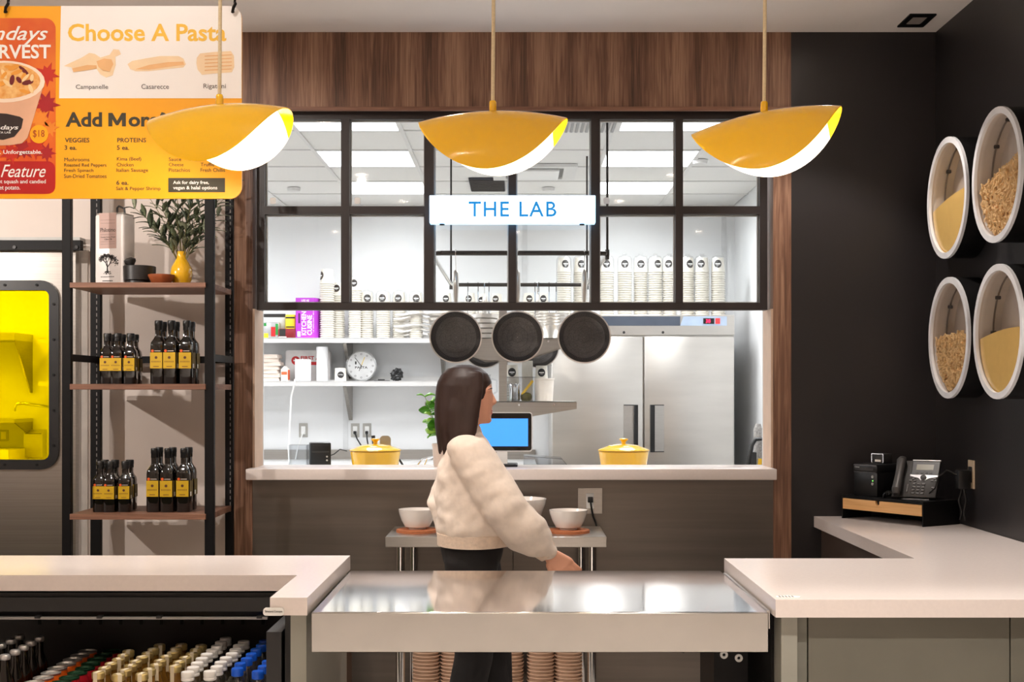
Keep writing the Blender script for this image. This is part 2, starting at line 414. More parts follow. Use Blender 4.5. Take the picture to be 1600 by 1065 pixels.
# ------------------------------------------------------------------ pass window
FY0, FY1 = 6.18, 6.24
def zf(py): return Z(py, FY0)
def xf_(px): return X(px, FY0)
wr = bpy.data.objects.new('window_1', None); C.objects.link(wr); wr.location = (0, FY0, zf(484)); wr['kind'] = 'structure'
O = wr.location.copy()
s = MB(O); frame_prism(s, [(xf_(1199), zf(171)), (xf_(401), zf(171)), (xf_(401), zf(484)), (xf_(1199), zf(484))], [(xf_(1187), zf(186)), (xf_(413.5), zf(186)), (xf_(413.5), zf(472.5)), (xf_(1187), zf(472.5))], FY0, FY1)
s.build('window_frame', black_frame, wr, False)
vx = [(533, 546), (663, 678), (794.5, 806.5), (923.5, 937), (1055.5, 1067)]
for a, b in vx:
    s = MB(O); s.box(xf_(a), xf_(b), FY0-.004, FY1, zf(472.5), zf(186)); s.build('mullion', black_frame, wr, False)
s = MB(O); s.box(xf_(413.5), xf_(1187), FY0-.001, FY1-.003, zf(334.5), zf(322)); s.build('transom', black_frame, wr, False)
edges = [413.5]+[v for ab in vx for v in ab]+[1187]
bead = M('pale_glazing_bead', (205, 205, 205), .4)
for k in range(6):
    a, b = edges[2*k], edges[2*k+1]
    for (t0, t1) in ((186, 322), (334.5, 472.5)):
        s = MB(O); s.box(xf_(a), xf_(b), FY1-.03, FY1-.024, zf(t1), zf(t0)); p = s.build('pane', pane, wr, False)
        w_ = .006
        s = MB(O); frame_prism(s, [(xf_(b), zf(t0)), (xf_(a), zf(t0)), (xf_(a), zf(t1)), (xf_(b), zf(t1))], [(xf_(b)-w_, zf(t0)-w_), (xf_(a)+w_, zf(t0)-w_), (xf_(a)+w_, zf(t1)+w_), (xf_(b)-w_, zf(t1)+w_)], FY1-.02, FY1-.008); s.build('glazing_bead', bead, p, False)
        if t0 == 186 and k in (0, 1, 4):
            x_ = xf_(a)+.02; z_ = zf(t1)+.015
            s = MB(O); s.prism(rrect(x_, x_+.028, z_, z_+.03, .008, 3), 'XZ', FY1-.032, FY1-.0305); s.build('etched_mark', white_print, p, False)
# ledge
s = MB(); s.box(-1.246, 1.192, 6.02, 6.385, 1.096, 1.146, .003)
one('pass_ledge', s, quartz, 'long white stone ledge of the kitchen pass under the black window', 'ledge')
# ------------------------------------------------------------------ sliding steel door with yellow window
dr = bpy.data.objects.new('door_1', None); C.objects.link(dr); dr.location = (-2.52, 6.05, 0); dr['kind'] = 'structure'; O = dr.location.copy()
DY = 6.05
def xd(px): return X(px, DY)
def zd(py): return Z(py, DY)
wx0, wx1, wz0, wz1 = -2.90, xd(93), zd(733), zd(438)
s = MB(O)
op = rrect(wx0+.03, wx1-.03, wz0+.03, wz1-.03, .06)
outer = []
for (x, z) in op:       # outer outline of the door leaf with the same number of points
    cx, cz = (wx0+wx1)/2, (wz0+wz1)/2
    outer.append((-2.036 if x > cx else -3.0, 2.165 if z > cz else .012))
frame_prism(s, outer, op, DY, DY+.045); s.build('door_leaf', steel_h, dr, False)
s = MB(O); frame_prism(s, rrect(wx0, wx1, wz0, wz1, .085), rrect(wx0+.045, wx1-.045, wz0+.045, wz1-.045, .03), DY-.012, DY+.05); gas = s.build('gasket', black_plastic, dr)
for k in range(5):
    zz = wz0+.11+k*(wz1-wz0-.22)/4
    s = MB(O); s.cyl((wx1-.022, DY-.012, zz), (wx1-.022, DY-.0165, zz), .006, n=10); s.build('screw', black_metal, gas)
for k in range(5):
    xx = wx0+.1+k*(wx1-wx0-.2)/4
    for zz in (wz0+.022, wz1-.022):
        s = MB(O); s.cyl((xx, DY-.012, zz), (xx, DY-.0165, zz), .006, n=10); s.build('screw', black_metal, gas)
ypane = M_clear('yellow_tinted_pane', (1, .82, .0, 1), .0)
s = MB(O); s.box(wx0+.045, wx1-.045, DY+.02, DY+.026, wz0+.045, wz1-.045); tag(s.build('pane', ypane, dr, False), 'transparent yellow tinted door pane')
s = MB(O); s.box(-3.3, X(125.5, 6.0), 6.0, 6.04, zd(392), zd(377)); rail = s.build('track_rail', black_metal, dr, False)
for px in (-60, 23, 120):
    s = MB(O); s.cyl((X(px, 6.0), 6.0, zd(388)), (X(px, 6.0), 5.993, zd(388)), .008, n=10); s.build('bolt', black_plastic, rail)
s = MB(); s.box(-3.4, X(125, 6.06), 6.06, BW, zd(376), zd(370)); struct('trim_11', s, M('rail_backer', (190, 190, 186), .5))
s = MB(); s.box(-2.034, X(137, BW-.01), BW-.012, BW, 0, 2.165); struct('trim_12', s, M('white_door_casing', (222, 214, 206), .5))
# ceiling fixtures of the shop
for x, y, _k, _c, words in DOWN:
    lab = 'small round recessed downlight in shop ceiling, '+words
    t = thing('downlight', lab, 'light', (x, y, CEIL), group='shop ceiling downlights')
    s = MB(); s.annulus((0, 0, -.008), .05, .075, .008, 'Z', 24); s.build('trim_ring', white_p, t)
    s = MB(); s.lathe([(.05, -.002), (.05, 0)]); s.build('lamp_face', M('lamp_face', (255, 240, 220), .5, emit=(255, 232, 212), estr=40), t)
t = thing('hanging_spotlight', 'black hanging spotlight left of the shelves, aimed at olive oil bottles', 'light', TRACK)
s = MB(); s.cyl((-.09, -.09, -.0), (-.005, -.005, 0), .035, .045, 18); s.build('lamp_head', black_metal, t)
s = MB(); s.cyl((-.06, -.06, .02), (-.06, -.06, CEIL-TRACK[2]), .008, n=10); s.build('stem', black_metal, t)
t = thing('ceiling_vent', 'small black square vent in shop ceiling near the black corner', 'vent', (X(1427, 5.98), 5.93, CEIL))
s = MB(); frame_prism(s, rrect(-.06, .06, -.1, .1, .004, 1), rrect(-.035, .035, -.06, .06, .004, 1), -.006, 0, 'XY'); s.build('frame', black_metal, t, False)
s = MB(); s.box(-.03, .03, -.055, .055, -.004, 0); s.build('core', M('vent_core', (150, 142, 135), .5), t, False)
# =================================================================== FRONT COUNTERS
CT = .92; TH = .05
# left counter: L of white stone over an open cooler
t = thing('service_counter', 'white stone L-shaped counter top over open drinks cooler', 'counter', (-1.6, 4.15, 0)); O = t.location.copy()
s = MB(O)
s.prism([(LW+.02, 4.655), (-.592, 4.655), (-.592, 3.70), (-.697, 3.70), (-.697, 4.155), (LW+.02, 4.155)], 'XY', CT-TH, CT)
s.build('stone_top', quartz, t, False)
s = MB(O); s.box(-.645, -.6, 3.735, 4.62, 0, CT-TH); s.build('end_panel', panel_grey, t, False)
s = MB(O); s.box(-.665, -.647, 3.76, 4.62, 0, CT-TH); s.build('inner_panel', dark_void, t, False)
s = MB(O); s.box(LW+.02, -.67, 4.60, 4.64, 0, CT-TH); s.build('back_panel', panel_olive, t, False)
# cooler
t = thing('drinks_cooler', 'black open-front drinks cooler under left white counter', 'cooler', (-1.8, 4.1, 0)); O = t.location.copy()
s = MB(O)
s.box(-3.2, -.69, 4.52, 4.58, .05, .84); s.box(-3.2, -.69, 3.76, 4.52, .05, .12); s.box(-3.2, -.69, 4.17, 4.52, .80, .862)
s.build('shell', dark_void, t, False)
s = MB(O); s.box(-3.2, -.69, 3.80, 4.50, .43, .445); s.build('shelf', M('cooler_shelf', (40, 40, 42), .4), t, False)
s = MB(O); s.prism([(4.15, .85), (4.15, .806), (4.165, .79), (4.30, .80), (4.30, .85)], 'YZ', -3.2, -.72); s.build('canopy', black_plastic, t, False)
s = MB(O); s.box(-3.2, X(418, 4.14), 4.135, 4.15, Z(967, 4.14), Z(963.5, 4.14)); rl = s.build('price_rail', M('grey_rail', (150, 148, 146), .4, .6), t, False)
for px in (58, 155, 248, 405):
    s = MB(O); s.box(X(px-4, 4.13), X(px+4, 4.13), 4.128, 4.152, Z(966, 4.13), Z(962, 4.13)); s.build('rail_clip', black_plastic, rl, False)
s = MB(O); s.prism([(3.74, .05), (3.74, Z(987, 3.74)), (4.05, Z(959, 4.05)), (4.5, .80), (4.5, .05)], 'YZ', -.715, -.672); s.build('side_wall', black_plastic, t, False)
s = MB(O); s.prism(rrect(X(411, 3.69), X(443.5, 3.69), Z(961.5, 3.69), Z(949.5, 3.69), .008, 4), 'XZ', 3.69, 3.698); bd = s.build('badge', white_p, t)
text(bd, 'Structural Concepts', X(414, 3.69), X(441, 3.69), Z(957.5, 3.69), Z(953, 3.69), 3.69, dark_print, o=O)
for k in range(14):
    s = MB(O); xx = -1.65+k*.07; s.box(xx, xx+.012, 4.517, 4.521, .70, .78); s.build('vent_slot', black_metal, t, False)
# right counter
t = thing('pickup_counter', 'white stone counter at right with olive grey panels and rear run', 'counter', (1.3, 4.1, 0)); O = t.location.copy()
s = MB(O)
s.prism([(.722, 3.665), (RW-.004, 3.665), (RW-.004, BW-.004), (1.386, BW-.004), (1.386, 4.575), (.722, 4.575)], 'XY', CT-TH, CT)
s.build('stone_top', quartz, t, False)
s = MB(O); s.box(.745, .79, 3.70, 4.54, 0, CT-TH); s.build('end_panel', panel_grey, t, False)
s = MB(O); s.box(.79, .82, 3.712, 3.74, 0, CT-TH); s.build('filler_strip', M('filler_laminate', (112, 112, 102), .5), t, False)
for a, b in ((.823, 1.39), (1.394, RW-.006)):
    s = MB(O); s.box(a, b, 3.705, 3.73, .1, CT-TH); s.build('front_panel', panel_olive, t, False)
s = MB(O); s.box(.79, RW-.006, 3.76, 3.78, 0, .1); s.build('kick_board', dark_void, t, False)
s = MB(O); s.box(.80, 1.40, 4.50, 4.53, 0, CT-TH); s.build('back_panel', dark_void, t, False)
s = MB(O); s.box(1.42, 1.45, 4.53, BW-.005, 0, CT-TH); s.build('rear_panel', M('brown_laminate', (64, 52, 46), .5), t, False)
s = MB(O); s.box(.735, .744, 3.80, 4.54, .0, .86); br = s.build('hinge_plate', black_metal, t, False)
for (y, z) in ((3.9, .62), (4.3, .62), (3.9, .5), (4.3, .5)):
    s = MB(O); s.lathe([(.018, 0), (.018, .006), (.009, .008)], (0, 0, 0), 16, xf=Matrix.Translation(Vector((.735, y, z)))@Matrix.Rotation(-PI/2, 4, 'Y')); s.build('bolt', white_p, br)
s = MB(); s.prism([(X(1214, 3.7)-.0, 3.700), (X(1247, 3.7), 3.690), (X(1250, 3.72), 3.715), (X(1232, 3.73), 3.735), (X(1213, 3.72), 3.725)], 'XY', CT+.0005, CT+.0015)
q = one('counter_sticker', s, white_paper, 'torn white sticker on front edge of right counter', 'sticker', smooth=False)
for k in range(5):
    s = MB(); s.box(X(1217+k*5, 3.71), X(1220+k*5, 3.71), 3.70, 3.725, CT+.0015, CT+.0018); s.build('print_mark', grey_print, q, False)
# ------------------------------------------------------------------ stainless flap between the counters
t = thing('steel_flap_counter', 'polished stainless steel drop-leaf counter bridging two white counters', 'counter', (.06, 4.1, 0)); O = t.location.copy()
FZ = .879
s = MB(O); s.box(-.578, .706, 3.705, 4.56, FZ-.004, FZ, .0015, 1); s.build('top_sheet', steel_top, t)
s = MB(O); s.box(-.5805, .7085, 3.70, 3.707, FZ-.113, FZ-.002, .0015, 1); s.build('front_apron', steel_front, t)
s = MB(O); s.box(-.58, -.577, 3.707, 4.56, FZ-.06, FZ-.003); s.box(.705, .708, 3.707, 4.56, FZ-.06, FZ-.003); s.box(-.577, .705, 4.557, 4.56, FZ-.06, FZ-.004); s.build('side_apron', steel_front, t, False)
s = MB(O); s.prism([(.706, FZ-.004), (.708, FZ+.001), (.7165, FZ+.001), (.7165, FZ-.05), (.713, FZ-.05), (.713, FZ-.004)], 'XZ', 3.72, 4.5); s.build('hinge_strip', steel_front, t, False)
s = MB(O); s.prism([(.22, .79), (.55, .765), (.545, .74), (.52, .685), (.40, .715)], 'XZ', 4.1, 4.16); ar = s.build('support_arm', black_metal, t, False)
s = MB(O); s.prism([(.40, .775), (.548, .762), (.52, .687), (.398, .717)], 'XZ', 4.085, 4.1); s.build('arm_cover', black_plastic, ar, False)
s = MB(O); s.box(-.5, .6, 4.05, 4.2, .80, .868); s.build('stiffener', black_metal, t, False)
s = MB(O); s.box(.60, .703, 4.0, 4.3, .2, .868); sup = s.build('folding_support', black_metal, t, False)
for (x, z) in ((.63, .70), (.675, .69)):
    s = MB(O); s.annulus((x, 3.993, z), .005, .012, .007, 'Y', 16); s.build('bolt', white_p, sup)

# =================================================================== COOLER DRINKS
def bottle_proto(kind):
    if kind == 'dark':
        t = thing('beer_bottle', '', 'bottle')
        s = MB(); s.lathe([(.028, 0), (.03, .005), (.03, .14), (.026, .165), (.014, .2), (.0125, .235)], n=16); s.build('glass_body', M('dark_bottle_glass', (14, 12, 10), .1, coat=.5), t)
        s = MB(); s.lathe([(.0145, .232), (.0165, .236), (.0165, .242), (.0135, .247)], n=16); s.build('crown_cap', M('silver_cap', (205, 205, 205), .35, .7), t)
    elif kind in ('orange', 'red'):
        t = thing('drink_can', '', 'can')
        body = M('orange_can', (226, 104, 22), .35, .3) if kind == 'orange' else M('red_can', (176, 22, 40), .35, .3)
        lid = M('can_lid_silver', (200, 198, 194), .35, .8) if kind == 'orange' else M('can_lid_green', (26, 66, 42), .35, .5)
        s = MB(); s.lathe([(.026, 0), (.033, .01), (.033, .165), (.029, .178)], n=20); s.build('can_body', body, t)
        s = MB(); s.lathe([(.029, .177), (.0305, .18), (.0305, .183), (.028, .184), (.026, .179), (.002, .179)], n=20); l = s.build('lid', lid, t)
        s = MB(); s.box(-.006, .006, -.014, .006, .1795, .182); s.build('pull_tab', lid, l)
    elif kind == 'gold':
        t = thing('juice_bottle', '', 'bottle')
        s = MB(); s.lathe([(.026, 0), (.03, .006), (.03, .15), (.026, .17), (.017, .195), (.0165, .215)], n=16); s.build('glass_body', M('amber_drink_glass', (120, 84, 30), .15, coat=.5, var=.3), t)
        s = MB(); s.lathe([(.0175, .213), (.019, .216), (.019, .23), (.0165, .233)], n=16); cp = s.build('cap', M('gold_cap', (206, 184, 122), .35, .6), t)
        s = MB(); s.box(-.006, .006, -.0197, -.0187, .16, .233); s.box(-.006, .006, -.02, .012, .233, .2337); s.build('paper_seal', M('paper_seal', (226, 214, 186), .7), cp, False)
    elif kind == 'white':
        t = thing('soda_bottle', '', 'bottle')
        s = MB(); s.lathe([(.026, 0), (.03, .006), (.03, .13), (.026, .165), (.0165, .2), (.016, .215)], n=18); s.build('plastic_body', clear, t)
        s = MB(); s.lathe([(.025, .004), (.0285, .01), (.0285, .128), (.02, .15)], n=14); s.build('drink', M('pale_drink', (120, 116, 96), .3, var=.4), t)
        s = MB(); s.lathe([(.0175, .212), (.019, .214), (.019, .219), (.0175, .221), (.019, .223), (.019, .235), (.0175, .238)], n=20); s.build('screw_cap', white_p, t)
    else:
        t = thing('water_bottle', '', 'bottle')
        s = MB(); s.lathe([(.028, 0), (.034, .008), (.034, .05), (.032, .055), (.034, .06), (.034, .14), (.03, .17), (.018, .2), (.014, .205), (.014, .215)], n=20); s.build('plastic_body', clear, t)
        s = MB(); s.lathe([(.015, .206), (.018, .208), (.018, .226), (.016, .229)], n=20); s.build('screw_cap', M('blue_cap', (24, 92, 214), .35), t)
    return t
rows = [('dark', -1.56, 4.0, .073, 5, .70), ('dark', -1.64, 4.03, .073, 5, .70), ('dark', -1.72, 4.03, .073, 4, .70),
        ('orange', -1.445, 3.93, .068, 8, .632), ('red', -1.365, 3.93, .068, 8, .632),
        ('gold', -1.235, 3.86, .064, 6, .678), ('gold', -1.165, 3.83, .064, 8, .678), ('gold', -1.095, 3.84, .064, 8, .678), ('gold', -1.03, 3.95, .064, 6, .678),
        ('white', -.965, 3.83, .066, 9, .684), ('white', -.895, 3.84, .066, 8, .684),
        ('blue', -.832, 3.89, .073, 7, .682), ('blue', -.758, 3.85, .073, 8, .682)]
kn = {'dark': ('dark beer bottle with silver cap in cooler', .247), 'orange': ('orange drink can with silver lid in cooler', .184), 'red': ('red drink can with dark green lid in cooler', .184),
      'gold': ('amber bottle with gold cap in cooler', .2337), 'white': ('clear bottle with white cap in cooler', .238), 'blue': ('clear water bottle with blue cap in cooler', .229)}
colname = {}
protos = {}; seen = {}
for kind, x, y, dy, n, top in rows:
    seen[kind] = seen.get(kind, 0)+1; tot = sum(1 for r_ in rows if r_[0] == kind)
    for k in range(n):
        if kind not in protos: protos[kind] = o = bottle_proto(kind)
        else: o = copy_tree(protos[kind])
        o.location = (x+random.uniform(-.004, .004), y+k*dy, .445); o.scale = (1, 1, (top-.445)/kn[kind][1])
        o.rotation_euler.z = random.uniform(-.5, .5)
        rank = 'frontmost' if k == 0 else ('hindmost' if k == n-1 else '%s back' % ['', 'second', 'third', 'fourth', 'fifth', 'sixth', 'seventh', 'eighth'][k])
        nth = {1: ['its'], 2: ['left', 'right'], 3: ['right', 'middle', 'left'], 4: ['leftmost', 'second', 'third', 'rightmost']}[tot][seen[kind]-1]
        tag(o, kn[kind][0]+', %s in %s row' % (rank, nth if nth == 'its' else 'the '+nth), o['category'], {'dark': 'beer bottles in the cooler', 'orange': 'orange cans in the cooler', 'red': 'red cans in the cooler', 'gold': 'gold-capped bottles in the cooler', 'white': 'white-capped bottles in the cooler', 'blue': 'blue-capped water bottles in the cooler'}[kind])

# =================================================================== METAL SHELVING WITH OLIVE OIL
t = thing('shelving_unit', 'black metal shelving unit with three walnut shelves by steel door', 'shelf', (-1.635, 5.85, 0)); O = t.location.copy()
SF, SB = 5.62, 6.06
for (a, b, D) in ((96.5, 110.5, SF), (319.5, 334, SF), (141, 157, SB-.03), (351.5, 364, SB-.03)):
    s = MB(O); x0, x1 = X(a, D), X(b, D); s.box(x0, x1, D, D+.03, 0, 2.7, .002, 1); up = s.build('upright', black_metal, t)
    if D > SF:
        s = MB(O)
        for k in range(62): s.box((x0+x1)/2+.004, (x0+x1)/2+.008, D-.0008, D+.001, .95+k*.028, .966+k*.028)
        tag(s.build('slot_column', M('slot_grey', (120, 116, 112), .5), up, False), kind='stuff')
shelf_z = {'top': (1.968, .022), 'middle': (1.534, .024), 'bottom': (.978, .024)}
for nm, (z, th) in shelf_z.items():
    s = MB(O); s.box(X(110, SF), X(322, SF), SF-.01, SB-.035, z-th, z, .001, 1); s.box(X(322, SF), X(363, SB-.03)-.004, SF+.035, SB-.035, z-th, z); tag(s.build('shelf_board', walnut_h, t), 'walnut %s shelf board' % nm)
for xx in (X(103, SF), X(327, SF)):
    s = MB(O); s.box(xx-.012, xx+.012, SF+.03, SB-.03, Z(560, SF+.2)-.015, Z(560, SF+.2)+.015); s.build('side_rail', black_metal, t, False)
s = MB(O); s.box(X(150, SB), X(357, SB), SB-.028, SB-.004, Z(562, SB)-.016, Z(562, SB)+.016); s.build('back_rail', black_metal, t, False)
# olive oil bottles
oil_glass = M('dark_olive_glass', (9, 8, 7), .08, coat=.6)
oil_label = M('yellow_label', (204, 164, 14), .5)
def oil_bottle(tall):
    t = thing('olive_oil_bottle', '', 'bottle')
    h, w = (.277, .031) if tall else (.221, .0275)
    s = MB(); s.lathe([(w*.93, 0), (w, .004), (w, h*.60), (w*.93, h*.655), (w*.62, h*.71), (.0145, h*.745), (.0135, h*.76), (.0135, h*.9)], n=28, sq=3.2); s.build('glass_body', oil_glass, t)
    s = MB(); s.lathe([(.0155, h*.845), (.0165, h*.85), (.0165, h*.915), (.0175, h*.92), (.0175, h*.985), (.0155, h)], n=20); s.build('screw_cap', black_plastic, t)
    z0, z1 = (h*.245, h*.495) if tall else (h*.26, h*.51)
    yy = -w-.0012
    s = MB(); s.box(-w*.86, w*.86, yy, -w+.002, z0, z1); l = s.build('label', oil_label, t, False)
    zc = z0+(z1-z0)*.68
    s = MB(); s.lathe([(w*.2, 0), (w*.2, .0004)], n=16, xf=Matrix.Translation(Vector((0, yy, zc)))@Matrix.Rotation(PI/2, 4, 'X')); s.build('emblem', M('brown_print', (92, 50, 20), .6), l, False)
    s = MB()
    for k in range(7): s.box(-w*.66+k*w*.2, -w*.58+k*w*.2, yy-.0004, yy+.0003, z0+(z1-z0)*.38, z0+(z1-z0)*.47)
    s.build('print_line', M('brown_print', (92, 50, 20), .6), l, False)
    s = MB(); s.box(-w*.4, w*.4, yy-.0004, yy+.0003, z0+(z1-z0)*.1, z0+(z1-z0)*.14); s.build('print_line', M('brown_print', (92, 50, 20), .6), l, False)
    s = MB(); s.lathe([(w*.2, 0), (w*.2, .0006)], n=14, xf=Matrix.Translation(Vector((-w*.52, yy, z1+h*.025)))@Matrix.Rotation(PI/2, 4, 'X')); s.build('orange_seal', M('orange_seal', (226, 92, 30), .5), t, False)
    s = MB(); s.box(-w*.25, w*.62, yy, yy+.001, z1+h*.018, z1+h*.03); s.build('print_line', M('seal_text', (190, 176, 160), .6), t, False)
    s = MB(); s.box(w-.001, w+.0008, -w*.8, w*.8, z0, z1); sl = s.build('back_label', M('olive_label', (112, 92, 30), .6), t, False)
    s = MB(); s.box(w+.0008, w+.0012, -w*.7, -w*.1, z0+.003, z0+(z1-z0)*.3); s.build('barcode', white_paper, sl, False)
    return t
op = {}
def place_oil(tall, px, D, z, label, grp, rz=0):
    if tall not in op: o = op[tall] = oil_bottle(tall)
    else: o = copy_tree(op[tall])
    o.location = (X(px, D), D, z); o.rotation_euler.z = rz; tag(o, label, 'bottle', grp)
pos3 = ['left', 'middle', 'right']
for shelf, z, small, tall in (('middle', 1.534, (168, 184, 204), (248, 268, 292)), ('bottom', .978, (157, 173, 196), (242, 263, 288))):
    for rows_, D, off, rn in ((0, 5.72, 0, 'front'), (1, 5.83, 7, 'back')):
        for k, px in enumerate(small):
            place_oil(False, px+off, D-(.008 if k == 1 else 0), z, 'short dark olive oil bottle, %s row, %s one of the short set on %s shelf' % (rn, pos3[k], shelf), 'short olive oil bottles', R(-4+3*k))
        for k, px in enumerate(tall):
            place_oil(True, px+off, D-(.006 if k == 1 else 0), z, 'tall dark olive oil bottle, %s row, %s one of the tall set on %s shelf' % (rn, pos3[k], shelf), 'tall olive oil bottles', R(-5+2*k))
# tin
zs = 1.968
t = thing('olive_oil_tin', 'white olive oil tin with pink label and tree drawing', 'tin', (X(180, 5.84), 5.84, zs), R(-14))
s = MB(); s.box(-.072, .072, -.05, .05, .004, .318, .012, 3); s.build('tin_body', M('white_tin', (232, 226, 222), .35), t)
s = MB(); s.box(-.068, .068, -.046, .046, .316, .322, .003); s.build('tin_rim', M('tin_rim', (190, 186, 180), .3, .6), t)
s = MB(); s.tube([(.01, 0, .322), (.01, 0, .35), (.018, 0, .358), (.045, 0, .346), (.048, 0, .322)], .0045, 8); s.build('handle', black_plastic, t)
s = MB(); s.box(-.048, .036, -.0512, -.0495, .165, .322); lb = s.build('label', M('pink_label', (186, 156, 146), .6), t, False)
text(lb, 'Philotimo', -.042, .032, .238, .256, -.0512, dark_print)
text(lb, 'Greek Extra Virgin', -.040, .032, .211, .218, -.0512, dark_print)
text(lb, 'Olive Oil', -.022, .014, .202, .209, -.0512, dark_print)
for zz in (.276, .290, .226, .194, .184):
    s = MB(); s.box(-.042, .030, -.0516, -.051, zz, zz+.001); s.build('rule_line', grey_print, lb, False)
tr = M('tree_ink', (44, 40, 38), .7)
s = MB(); ry = -.0512
def branch(s, p, a, L, w_, d):
    q = (p[0]+L*math.cos(a), p[1]+L*math.sin(a)); nx, nz = -math.sin(a)*w_, math.cos(a)*w_
    s.prism([(p[0]-nx, p[1]-nz), (p[0]+nx, p[1]+nz), (q[0]+nx*.6, q[1]+nz*.6), (q[0]-nx*.6, q[1]-nz*.6)], 'XZ', ry, ry+.001)
    if d == 0:
        for k in range(3):
            c = (q[0]+random.uniform(-.008, .008), q[1]+random.uniform(-.006, .006)); b = random.uniform(0, PI)
            s.prism([(c[0]+.004*math.cos(b), c[1]+.004*math.sin(b)), (c[0]-.0014*math.sin(b), c[1]+.0014*math.cos(b)), (c[0]-.004*math.cos(b), c[1]-.004*math.sin(b)), (c[0]+.0014*math.sin(b), c[1]-.0014*math.cos(b))], 'XZ', ry, ry+.001)
        return
    for da in (-.55, .05, .5): branch(s, q, a+da+random.uniform(-.15, .15), L*.74, w_*.55, d-1)
branch(s, (-.008, .056), PI/2, .027, .0045, 4)
for a in (-2.6, -2.0, -1.1, -.4): branch(s, (-.008, .066), a, .014, .0022, 0)
s.build('tree_drawing', tr, t, False)
s = MB()
for zz, a in ((.038, .034), (.02, .026)):
    for k in range(9): s.box(-.006-a+k*a*.22, -.006-a+k*a*.22+.004, ry, ry+.001, zz, zz+.004)
s.build('print_line', tr, t, False)
# mortar and pestle
D = 5.80
t = thing('stone_mortar', 'black stone mortar between white tin and wooden bowl', 'mortar', (X(218, D), D, zs))
s = MB(); s.lathe([(.058, 0), (.058, .02), (.069, .024), (.071, .085), (.068, .087), (.058, .085), (.05, .04), (.0, .035)], n=32); s.build('mortar_bowl', M('black_granite', (34, 32, 31), .4, var=.3, scale=80), t)
s = MB(); s.tube([(-.03, -.01, .045), (-.034, -.012, .09), (-.038, -.012, .105), (-.04, -.012, .115), (-.042, -.013, .123)], [.012, .014, .026, .026, .012], 16)
one('pestle', s, M('black_granite', (34, 32, 31), .4), 'black round-headed pestle standing in stone mortar', 'pestle').location = t.location
t = None
D = 5.73
s = MB(); s.lathe([(.032, 0), (.04, .004), (.056, .036), (.057, .043), (.053, .043), (.04, .012), (0, .01)], n=32)
q = one('wooden_bowl', s, M('red_wood', (150, 78, 40), .45, var=.18, scale=20), 'small reddish wooden bowl in front of yellow vase', 'bowl'); q.location = (X(252, D), D, zs)
# vase
D = 5.80; vx_, vz_ = X(283.5, D), zs
s = MB(); s.lathe([(.026, 0), (.034, .004), (.045, .03), (.048, .055), (.044, .08), (.031, .105), (.0205, .122), (.019, .135), (.02, .148), (.0205, .152), (.0165, .152), (.016, .12), (.03, .1), (0, .02)], n=36)
q = one('yellow_vase', s, yellow_ceramic, 'glossy yellow ceramic bottle vase holding olive branches', 'vase'); q.location = (vx_, D, vz_)
# olive branches
t = thing('olive_branches', 'leafy green olive branches standing in the yellow vase', 'plant', (vx_, D, vz_+.10))
leaf_ms = [M('olive_leaf', (106, 116, 88), .5, var=.2), M('olive_leaf_pale', (142, 148, 122), .55, var=.2), M('olive_leaf_dark', (70, 82, 62), .45, var=.2)]
leafme = []
for lm in leaf_ms:
    s = MB(); L = .072; rings = []
    for k in range(6):
        f = k/5; wd = .0115*math.sin(PI*min(max(f, .06), .97))**.8; zz = .006*math.sin(PI*f)
        rings.append([Vector((L*f, -wd, zz-.003)), Vector((L*f, 0, zz)), Vector((L*f, wd, zz-.003)), Vector((L*f, 0, zz-.0008))])
    s.ring_loft(rings); me = s.mesh('leaf'); me.materials.append(lm); me.polygons.foreach_set('use_smooth', [True]*len(me.polygons)); leafme.append(me)
stems = MB(); leaves = []
rnd = random.Random(11)
targets = [(-.15, -.03, .20), (-.175, .02, .33), (-.09, -.05, .31), (-.04, .04, .40), (.02, -.04, .42), (.07, .03, .40), (.13, -.03, .33), (.16, .0, .21), (.10, -.06, .20), (-.02, -.07, .30), (.04, .06, .33), (.19, -.02, .28), (-.12, -.06, .15), (-.2, -.02, .24), (-.06, -.08, .22), (.14, -.05, .14), (.06, -.08, .24), (.22, .02, .35)]
for tx, ty, tz in targets:
    p0 = Vector((rnd.uniform(-.008, .008), rnd.uniform(-.008, .008), -.03)); p1 = Vector((tx*.25, ty*.25, tz*.5)); p2 = Vector((tx, ty, tz))
    pts = [p0*(1-f)**2+p1*2*f*(1-f)+p2*f*f for f in [k/8 for k in range(9)]]
    stems.tube(pts, [.0024-.0014*k/8 for k in range(9)], 6)
    for k in range(3, 9):
        d = (pts[k]-pts[k-1]).normalized()
        for sd in (-1, 1):
            a = d.orthogonal().normalized(); a.rotate(Matrix.Rotation(k*1.4+(0 if sd < 0 else PI)+rnd.uniform(-.4, .4), 3, d))
            leaves.append((pts[k], (d*.75+a*.9).normalized(), rnd.choice(leafme), rnd.uniform(.75, 1.15)))
stems.build('stems', M('olive_stem', (112, 104, 60), .6), t)
for p, d, me, sc in leaves:
    q = bpy.data.objects.new('leaf', me); C.objects.link(q); q.parent = t; q.location = p; q.scale = (sc, sc, sc)
    q.rotation_mode = 'QUATERNION'; q.rotation_quaternion = d.to_track_quat('X', 'Z')
